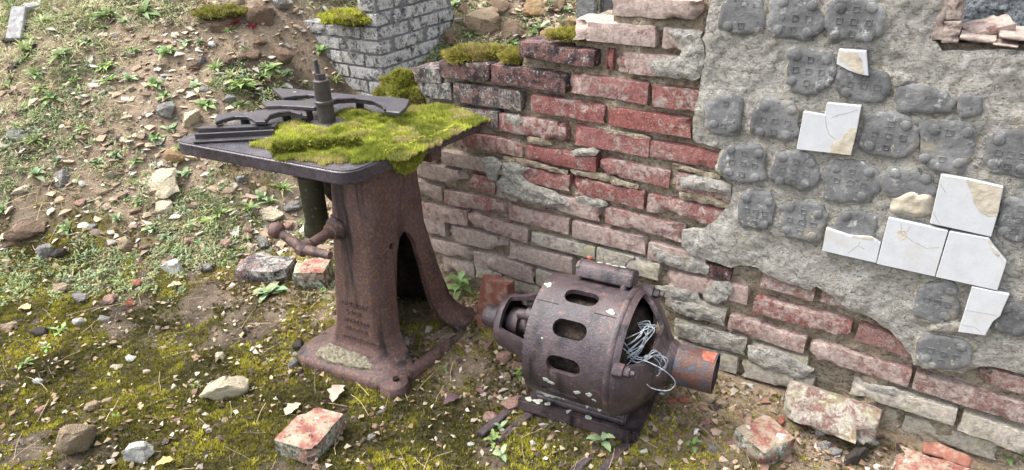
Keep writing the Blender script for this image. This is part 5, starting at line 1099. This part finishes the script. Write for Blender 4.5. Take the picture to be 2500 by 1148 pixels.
# ------------------------------------------------------------------ ground cover: moss, gravel, straw, tiny leaves
def spread(n, x0, x1, y0, y1):
    Q = RNG.uniform((x0, y0), (x1, y1), (n, 2)); k = free_ground(Q[:, 0], Q[:, 1]); return Q[k]
def in_view(Q, z, m=60):
    P = np.column_stack([Q, z]) - C0; zc_ = P[:, 1] * cP - P[:, 2] * sP; xx = F * P[:, 0] / zc_; yy = F * (P[:, 1] * sP + P[:, 2] * cP) / zc_
    return (np.abs(xx) < 1250 + 620) & (np.abs(yy) < 574 + 380)
Q = spread(244000, -3.5, 1.7, 1.0, 3.6); z = ground_z(Q[:, 0], Q[:, 1]); mk = moss_mask(Q[:, 0], Q[:, 1]); k = in_view(Q, z) & (RNG.uniform(0, 1, len(Q)) < mk ** 1.3); Q, z = Q[k], z[k]; n = len(Q)
p = xyz(Q[:, 0], Q[:, 1]); f1 = sst(-0.35, 0.35, fbm(p * 6, 3, 260))[:, None]; f2 = sst(-0.15, 0.22, fbm(p * 13, 4, 262))[:, None]
col = (np.array([0.15, 0.14, 0.03]) * (1 - f1) + np.array([0.46, 0.42, 0.055]) * f1) * RNG.uniform(0.6, 1.25, (n, 1)); col = col * (1 - 0.62 * f2) + np.array([0.055, 0.045, 0.022]) * 0.62 * f2
upv = np.column_stack([RNG.normal(0, .35, n), RNG.normal(0, .35, n), np.ones(n)])
o = scatter('moss', TUFT, np.column_stack([Q, z]), upv, 0.35 + 0.85 * RNG.uniform(0, 1, n) ** 1.4, col, M_moss, 0.35); tag(o, 'low yellow green moss covering the ground', 'moss', kind='stuff'); print('ground moss', n)
# gravel and crumbs
def gravel(name, n, lab, maskf, pal, smin, smax, pw=2.5):
    Q = spread(int(n * 1.15), -3.6, 1.9, 1.0, 4.6); z = ground_z(Q[:, 0], Q[:, 1]); k = in_view(Q, z) & (RNG.uniform(0, 1, len(Q)) < maskf(Q[:, 0], Q[:, 1])); Q, z = Q[k], z[k]; n = len(Q)
    s = smin + (smax - smin) * RNG.uniform(0, 1, n) ** pw; pal = np.array(pal); col = pal[RNG.integers(0, len(pal), n)] * RNG.uniform(0.7, 1.2, (n, 1))
    upv = np.column_stack([RNG.normal(0, .3, n), RNG.normal(0, .3, n), np.ones(n)]); o = scatter(name, FLK if 'scree' in name else SCRAP if 'litter' in name else CHIP, np.column_stack([Q, z + s * 0.15 + (0.006 if 'litter' in name else 0)]), upv, s, col, M_grit); tag(o, lab, 'gravel', kind='stuff'); print(name, n)
gravel('gravel', 26000, 'pale stone chips scattered over moss and soil', lambda x, y: 0.05 + 0.30 * sst(-0.1, 0.5, fbm(xyz(x, y) * 3.1, 4, 297)) + 0.65 * crumb_mask(x, y), [(0.38, 0.33, 0.25), (0.30, 0.24, 0.17), (0.25, 0.225, 0.20), (0.50, 0.47, 0.41), (0.20, 0.165, 0.14), (0.30, 0.20, 0.15), (0.16, 0.13, 0.10)], 0.0016, 0.016, 3.6)
gravel('brick_crumbs', 20000, 'reddish brick crumbs and tan rubble along the wall foot', lambda x, y: np.clip(crumb_mask(x, y) * (wall_dist(x, y) < 0.75) * (x > -0.5), 0, 1), [(0.27, 0.155, 0.115), (0.33, 0.235, 0.17), (0.36, 0.275, 0.20), (0.40, 0.34, 0.265), (0.24, 0.13, 0.09), (0.20, 0.15, 0.11)], 0.0022, 0.020, 3.2)
gravel('bank_scree', 46000, 'flaky tan and brown scree on the bank', lambda x, y: sst(2.35, 2.7, y) * (0.55 + 0.45 * vnoise(xyz(x, y) * 3, 9)), [(0.38, 0.30, 0.20), (0.27, 0.20, 0.135), (0.46, 0.40, 0.30), (0.32, 0.29, 0.25), (0.20, 0.15, 0.11), (0.54, 0.49, 0.40), (0.40, 0.30, 0.22), (0.30, 0.22, 0.15)], 0.0025, 0.036, 3.6)
gravel('leaf_litter', 48000, 'brown leaf litter and bark flakes strewn over the moss', lambda x, y: 0.75 * (1 - 0.5 * sst(2.5, 2.9, y)) * sst(-0.5, 0.2, fbm(xyz(x, y) * 4, 3, 295)), [(0.10, 0.065, 0.04), (0.20, 0.135, 0.08), (0.045, 0.03, 0.022), (0.32, 0.24, 0.15), (0.07, 0.05, 0.045), (0.40, 0.34, 0.26)], 0.002, 0.013, 2.0)
# straw
def blade(L, wd, seed):
    r = random.Random(seed); V = []; x = 0; y = 0; a = r.uniform(-.3, .3); z = 0.0
    for i in range(5):
        V += [(x, y - wd, z), (x, y + wd, z)]; x += L / 4 * math.cos(a); y += L / 4 * math.sin(a); a += r.uniform(-.16, .16); z = 0.05 * L * math.sin(math.pi * (i + 1) / 4) * r.uniform(0.3, 1.5)
    T = []
    for i in range(4): b = 2 * i; T += [(b, b + 1, b + 3), (b, b + 3, b + 2)]
    V = np.array(V); V[:, 0] -= L / 2; return V, np.array(T)
BL = [blade(0.08, 0.00048, k) for k in range(12)]
Q = spread(26000, -3.6, 1.6, 1.0, 4.6); z = ground_z(Q[:, 0], Q[:, 1]); k = in_view(Q, z) & (RNG.uniform(0, 1, len(Q)) < 0.12 + 0.75 * sst(2.3, 2.8, Q[:, 1]) * sst(-0.5, 0.4, fbm(xyz(Q[:, 0], Q[:, 1]) * 2, 3, 275))); Q, z = Q[k], z[k]; n = len(Q)
e = 0.02; sx = (ground_z(Q[:, 0] + e, Q[:, 1], False) - ground_z(Q[:, 0] - e, Q[:, 1], False)) / (2 * e); sy = (ground_z(Q[:, 0], Q[:, 1] + e, False) - ground_z(Q[:, 0], Q[:, 1] - e, False)) / (2 * e)
o = scatter('straw', BL, np.column_stack([Q, z + 0.008]), np.column_stack([-sx, -sy, np.ones(n)]) + RNG.normal(0, .12, (n, 3)), 0.25 + 1.3 * RNG.uniform(0, 1, n) ** 2.2, np.array([0.36, 0.285, 0.17]) * RNG.uniform(0.3, 1.5, (n, 1)), M_straw); tag(o, 'dry straw and grass stems littering ground and bank', 'straw', kind='stuff')
# straw inside the arch
Pn = hit(1030, 760); Q = Pn[:2] + RNG.normal(0, 1, (140, 2)) * np.array([0.06, 0.05]); o = scatter('arch_litter', BL, np.column_stack([Q, ground_z(Q[:, 0], Q[:, 1]) + RNG.uniform(0.01, 0.03, 140)]), np.column_stack([RNG.normal(0, .2, (140, 2)), np.ones(140)]), RNG.uniform(0.6, 1.4, 140), np.array([0.36, 0.27, 0.16]) * RNG.uniform(0.5, 1.3, (140, 1)), M_straw); tag(o, 'dry litter heaped inside the machine arch', 'straw', kind='stuff')
# tiny leaves
def sprig(seed, n=7, L=0.012, W=0.006):
    r = random.Random(seed); VV = []; FF = []
    for k in range(n):
        l_, w_, ya, pi_ = L * r.uniform(.6, 1.2), W * r.uniform(.8, 1.3), r.uniform(0, 6.28), r.uniform(0.2, 1.1); d = np.array([math.cos(ya), math.sin(ya), 0]); s = np.array([-d[1], d[0], 0]); b = 4 * k
        m = d * l_ * 0.55 * math.cos(pi_) + np.array([0, 0, l_ * 0.55 * math.sin(pi_)]); t = m + d * l_ * 0.5 * math.cos(pi_ - .6) + np.array([0, 0, l_ * 0.5 * math.sin(pi_ - .6)])
        VV.append(np.array([np.zeros(3), m - s * w_ / 2, m + s * w_ / 2, t]) + np.array([r.uniform(-.01, .01), r.uniform(-.01, .01), r.uniform(0, .008)])); FF += [(b, b + 2, b + 1), (b + 1, b + 2, b + 3)]
    return np.concatenate(VV), np.array(FF)
SP = [sprig(k) for k in range(6)] + [sprig(20 + k, 9, 0.028, 0.004) for k in range(4)]
Q = spread(150000, -3.6, 1.6, 1.9, 4.8); z = ground_z(Q[:, 0], Q[:, 1]); mk = sst(-0.25, 0.35, fbm(xyz(Q[:, 0], Q[:, 1]) * 3.0, 4, 270)) * sst(2.15, 2.6, Q[:, 1]); k = in_view(Q, z) & (RNG.uniform(0, 1, len(Q)) < mk * 0.75); Q, z = Q[k], z[k]; n = len(Q)
colv = np.array([[0.20, 0.27, 0.10], [0.27, 0.33, 0.14], [0.15, 0.21, 0.07], [0.33, 0.33, 0.15], [0.24, 0.31, 0.17], [0.36, 0.30, 0.16]])[RNG.integers(0, 6, n)] * RNG.uniform(0.6, 1.3, (n, 1))
o = scatter('ground_leaves', SP, np.column_stack([Q, z]), np.column_stack([RNG.normal(0, .2, n), RNG.normal(-0.15, .2, n), np.ones(n)]), 0.45 + 1.1 * RNG.uniform(0, 1, n) ** 1.8, colv, M_leaf, 0.25); tag(o, 'tiny green seedlings covering the bank', 'seedlings', kind='stuff'); print('sprigs', n)

GR = [sprig(40 + k, 10, 0.06, 0.0028) for k in range(5)]
Q = spread(14000, -3.8, -0.9, 3.0, 5.2); z = ground_z(Q[:, 0], Q[:, 1]); P = np.column_stack([Q, z]) - C0; zc_ = P[:, 1] * cP - P[:, 2] * sP; xx = 1250 + F * P[:, 0] / zc_; yy = 574 - F * (P[:, 1] * sP + P[:, 2] * cP) / zc_
k = RNG.uniform(0, 1, len(Q)) < sst(330, 60, xx * 0.55 + yy + 60 * fbm(xyz(Q[:, 0], Q[:, 1]) * 4, 3, 290)) * 0.9; Q, z = Q[k], z[k]; n = len(Q)
o = scatter('bank_grass', GR, np.column_stack([Q, z]), np.column_stack([RNG.normal(0, .2, n), RNG.normal(-0.2, .2, n), np.ones(n)]), RNG.uniform(0.5, 1.2, n), np.array([[0.46, 0.45, 0.22], [0.52, 0.46, 0.28], [0.34, 0.40, 0.16]])[RNG.integers(0, 3, n)] * RNG.uniform(0.7, 1.2, (n, 1)), M_leaf, 0.2); tag(o, 'pale dry grass on the upper bank', 'grass', kind='stuff')
# ------------------------------------------------------------------ weeds, one object each
LEAFM = {}
def weed(px, py, wpx, kind='broad', n=8, label=None, group=None, parts=False, P=None, name='weed'):
    if P is None: P = hit(px, py)
    k = px_per_m(P); L = wpx / k * (0.62 if parts else random.uniform(0.55, 0.82)); r = random.Random(int(px * 31 + py)); 
    kw = {'broad': dict(W=L * 0.27, pitch=(0.3, 1.25), droop=1.1, wavy=0.12, col=(0.19, 0.29, 0.10), cv=0.35), 'grass': dict(W=L * 0.12, pitch=(0.5, 1.3), droop=1.0, col=(0.22, 0.31, 0.10), prof=0.6), 'jag': dict(W=L * 0.26, pitch=(0.3, 1.2), droop=1.1, wavy=0.4, col=(0.22, 0.32, 0.09), cv=0.35), 'pale': dict(W=L * 0.34, pitch=(0.25, 1.15), droop=0.9, wavy=0.1, col=(0.27, 0.36, 0.19), cv=0.3), 'red': dict(W=L * 0.2, pitch=(0.3, 1.2), droop=0.6, col=(0.24, 0.05, 0.05))}[kind]
    z0 = float(ground_z(P[0], P[1])) - 0.003
    lab = label or {'broad': 'broad leaved green weed', 'grass': 'tuft of narrow grassy leaves', 'jag': 'jagged leaved green weed', 'pale': 'pale green leafy rosette', 'red': 'dark red stemmed weed'}[kind] + f' growing near {landmark(px, py)}'
    grp = group if label else {'broad': 'broad leaved weeds', 'grass': 'grassy tufts', 'jag': 'jagged weeds', 'pale': 'pale rosettes', 'red': 'red weeds'}[kind] + f' near {landmark(px, py)}'
    if parts:
        t = thing(name, (P[0], P[1], z0), lab, 'plant', grp)
        for i in range(n):
            q = i / max(1, n - 1); V, Fc = leaf(L * r.uniform(0.75, 1.05) * (1 - 0.25 * q), kw['W'], 0, kw['pitch'][0] * 0.6 + (kw['pitch'][1] - kw['pitch'][0]) * q * 0.8, kw['droop'], n=7, wavy=kw.get('wavy', 0) , prof=kw.get('prof', 0.85))
            c = np.array(kw['col']) * r.uniform(0.8, 1.2); o = bpy.data.objects.new('leaf', new_mesh('leaf', V, Fc, M_leaf, True, np.tile(c, (len(V), 1)))); sc.collection.objects.link(o); o.parent = t; o.rotation_euler = (0, 0, i * 2.4 + r.uniform(-.3, .3)); o.location = (0, 0, 0.004 * i)
        return t
    W = kw.pop('W'); V, Fc, cc = rosette(int(n * r.uniform(1.2, 2.2)), L, W, r, **kw); V = V + 0.12 * L * np.stack([fbm(V / L * 1.5, 2, 300 + int(px) % 50 + j) for j in range(3)], -1); o = link(name, new_mesh(name, V, Fc, M_leaf, True, cc)); o.location = (P[0], P[1], z0 + 0.004); o.rotation_euler = (0.25 if P[1] > 2.6 else 0, 0, 0)
    return tag(o, lab, 'plant', grp)
weed(1470, 1082, 92, 'pale', 6, 'pale green five leaved rosette beside the motor base', parts=True)
weed(1205, 1082, 60, 'jag', 7, 'jagged leaved weed growing over the short slide rail', parts=True)
weed(1222, 1050, 52, 'pale', 5, 'pale green rosette standing on the short slide rail', parts=True)
weed(1225, 1118, 60, 'pale', 5, 'pale rosette growing in front of the short slide rail', parts=True)
weed(1692, 1092, 60, 'broad', 6, 'small green weed in the soil below the pulley', parts=True)
weed(1122, 712, 104, 'broad', 13, 'dark green broad leaved weed at the wall foot behind the machine', parts=True)
weed(1268, 925, 44, 'jag', 9, 'small ferny weed in the rubble under the motor', parts=True)
weed(1086, 905, 34, 'broad', 5, 'tiny weed beside the machine toe', parts=True)
weed(1132, 780, 36, 'broad', 5, 'small weed with round leaves beside the standing terracotta brick', parts=True)
weed(2445, 1128, 110, 'broad', 14, 'clump of small green leaves at the foot of the near wall', parts=True)
for q in [(150, 140, 58, 'broad', 9), (262, 165, 62, 'jag', 10), (268, 200, 52, 'jag', 8), (318, 195, 56, 'pale', 10), (410, 135, 62, 'broad', 9), (350, 35, 80, 'broad', 10), (265, 45, 60, 'broad', 9), (300, 60, 54, 'pale', 7), (90, 185, 58, 'broad', 9), (70, 125, 80, 'grass', 14), (380, 215, 62, 'broad', 9), (405, 240, 62, 'broad', 10), (130, 245, 72, 'broad', 11), (105, 225, 52, 'jag', 8), (88, 350, 66, 'grass', 12),
  (205, 320, 50, 'jag', 8), (250, 300, 40, 'pale', 7), (240, 110, 36, 'broad', 6), (215, 105, 36, 'pale', 6), (455, 108, 40, 'pale', 7), (490, 110, 40, 'pale', 7), (530, 172, 56, 'grass', 10), (590, 212, 66, 'jag', 10), (565, 195, 60, 'grass', 12), (640, 190, 50, 'broad', 8), (665, 175, 56, 'broad', 9), (700, 185, 44, 'pale', 7), (782, 132, 48, 'broad', 7), (820, 200, 54, 'grass', 10), (560, 85, 44, 'grass', 9), (655, 48, 40, 'broad', 6), (610, 520, 66, 'grass', 12), (540, 530, 76, 'grass', 13),
  (510, 545, 52, 'jag', 9), (690, 465, 58, 'grass', 12), (640, 485, 50, 'pale', 8), (660, 500, 46, 'broad', 8), (168, 565, 66, 'broad', 7), (475, 550, 40, 'pale', 7), (430, 400, 44, 'pale', 8), (455, 430, 50, 'pale', 9), (440, 370, 48, 'broad', 8), (520, 380, 40, 'red', 9), (575, 65, 44, 'red', 8), (620, 70, 40, 'red', 8), (20, 335, 44, 'pale', 7), (10, 520, 50, 'broad', 6), (90, 430, 52, 'pale', 9), (140, 400, 44, 'pale', 8), (330, 130, 34, 'broad', 6), (180, 200, 40, 'jag', 7), (420, 320, 48, 'pale', 9), (380, 345, 44, 'broad', 8), (470, 350, 46, 'pale', 8),
  (540, 300, 50, 'jag', 8), (500, 260, 54, 'broad', 9), (480, 215, 44, 'pale', 7), (590, 260, 50, 'grass', 10), (280, 380, 40, 'pale', 7), (330, 400, 40, 'broad', 7), (240, 400, 44, 'pale', 8), (180, 340, 40, 'broad', 7), (60, 270, 44, 'broad', 7), (20, 210, 40, 'jag', 7), (570, 350, 40, 'pale', 7), (370, 560, 40, 'pale', 7), (290, 540, 40, 'pale', 7), (340, 500, 40, 'broad', 7), (410, 580, 44, 'pale', 7), (1150, 85, 60, 'broad', 9), (1165, 60, 50, 'pale', 8), (1300, 85, 54, 'grass', 10), (1320, 70, 50, 'pale', 9), (1115, 15, 50, 'pale', 8), (1250, 108, 44, 'jag', 8), (1385, 30, 40, 'pale', 8),
  (160, 45, 70, 'grass', 14), (110, 60, 70, 'grass', 13), (210, 30, 66, 'grass', 13), (40, 30, 60, 'grass', 12), (250, 75, 50, 'grass', 11), (60, 150, 50, 'grass', 11), (10, 60, 60, 'grass', 12)]:
    weed(*q)
weed(660, 718, 84, 'pale', 14, 'spreading patch of round leaved seedlings beside the blackened brick', name='weed')
for q, lab in [((115, 855, 40, 'jag', 7), 'small feathery sprig in the moss by a tan stone'), ((150, 812, 46, 'jag', 8), 'small fern sprig behind a dark stone on the moss'), ((655, 885, 30, 'grass', 6), 'thin green sprout in the moss left of the machine base'), ((480, 945, 34, 'grass', 6), 'thin sprout beside the yellowish broken stone'), ((285, 1022, 26, 'jag', 6), 'tiny bright sprig in dark moss above the upright stone'), ((60, 895, 40, 'jag', 7), 'pale feathery sprig in the moss at the bank foot')]: weed(*q, label=lab)
# fallen leaves
def fallen(px, py, wpx, colr, label, up_z=0.008):
    P = hit(px, py); L = wpx / px_per_m(P); r = random.Random(px); V, Fc = leaf(L, L * 0.6, r.uniform(0, 6.28), 0.25, 0.7, n=6, fold=0.3, wavy=0.22); o = link('fallen_leaf', new_mesh('fallen_leaf', V, Fc, M_straw, True, np.array(colr) * RNG.uniform(0.8, 1.15, (len(V), 1))))
    o.location = (P[0], P[1], float(ground_z(P[0], P[1])) + up_z); tag(o, label, 'leaf')
for q in [(424, 1128, 40, (0.50, 0.34, 0.12), 'yellow fallen leaf on the moss beside a white stone'), (75, 760, 36, (0.48, 0.34, 0.16), 'pale orange fallen leaf on the moss at the bank foot'), (832, 948, 60, (0.36, 0.30, 0.24), 'curled grey brown leaf by the machine base'), (700, 1020, 50, (0.42, 0.36, 0.24), 'dry pointed leaf touching the pink broken brick'), (1120, 975, 44, (0.10, 0.06, 0.07), 'dark purple withered leaf between machine and motor'), (1180, 968, 26, (0.16, 0.08, 0.08), 'dark curled leaf near the motor base'), (1690, 905, 34, (0.40, 0.22, 0.12), 'brown leaf in the rubble behind the pulley'), (445, 700, 34, (0.40, 0.30, 0.2), 'tan leaf lying on the moss before the bank')]: fallen(*q)
print('objects', len(bpy.data.objects), 'tris', sum(len(m.loops) - 2 * len(m.polygons) for m in bpy.data.meshes))
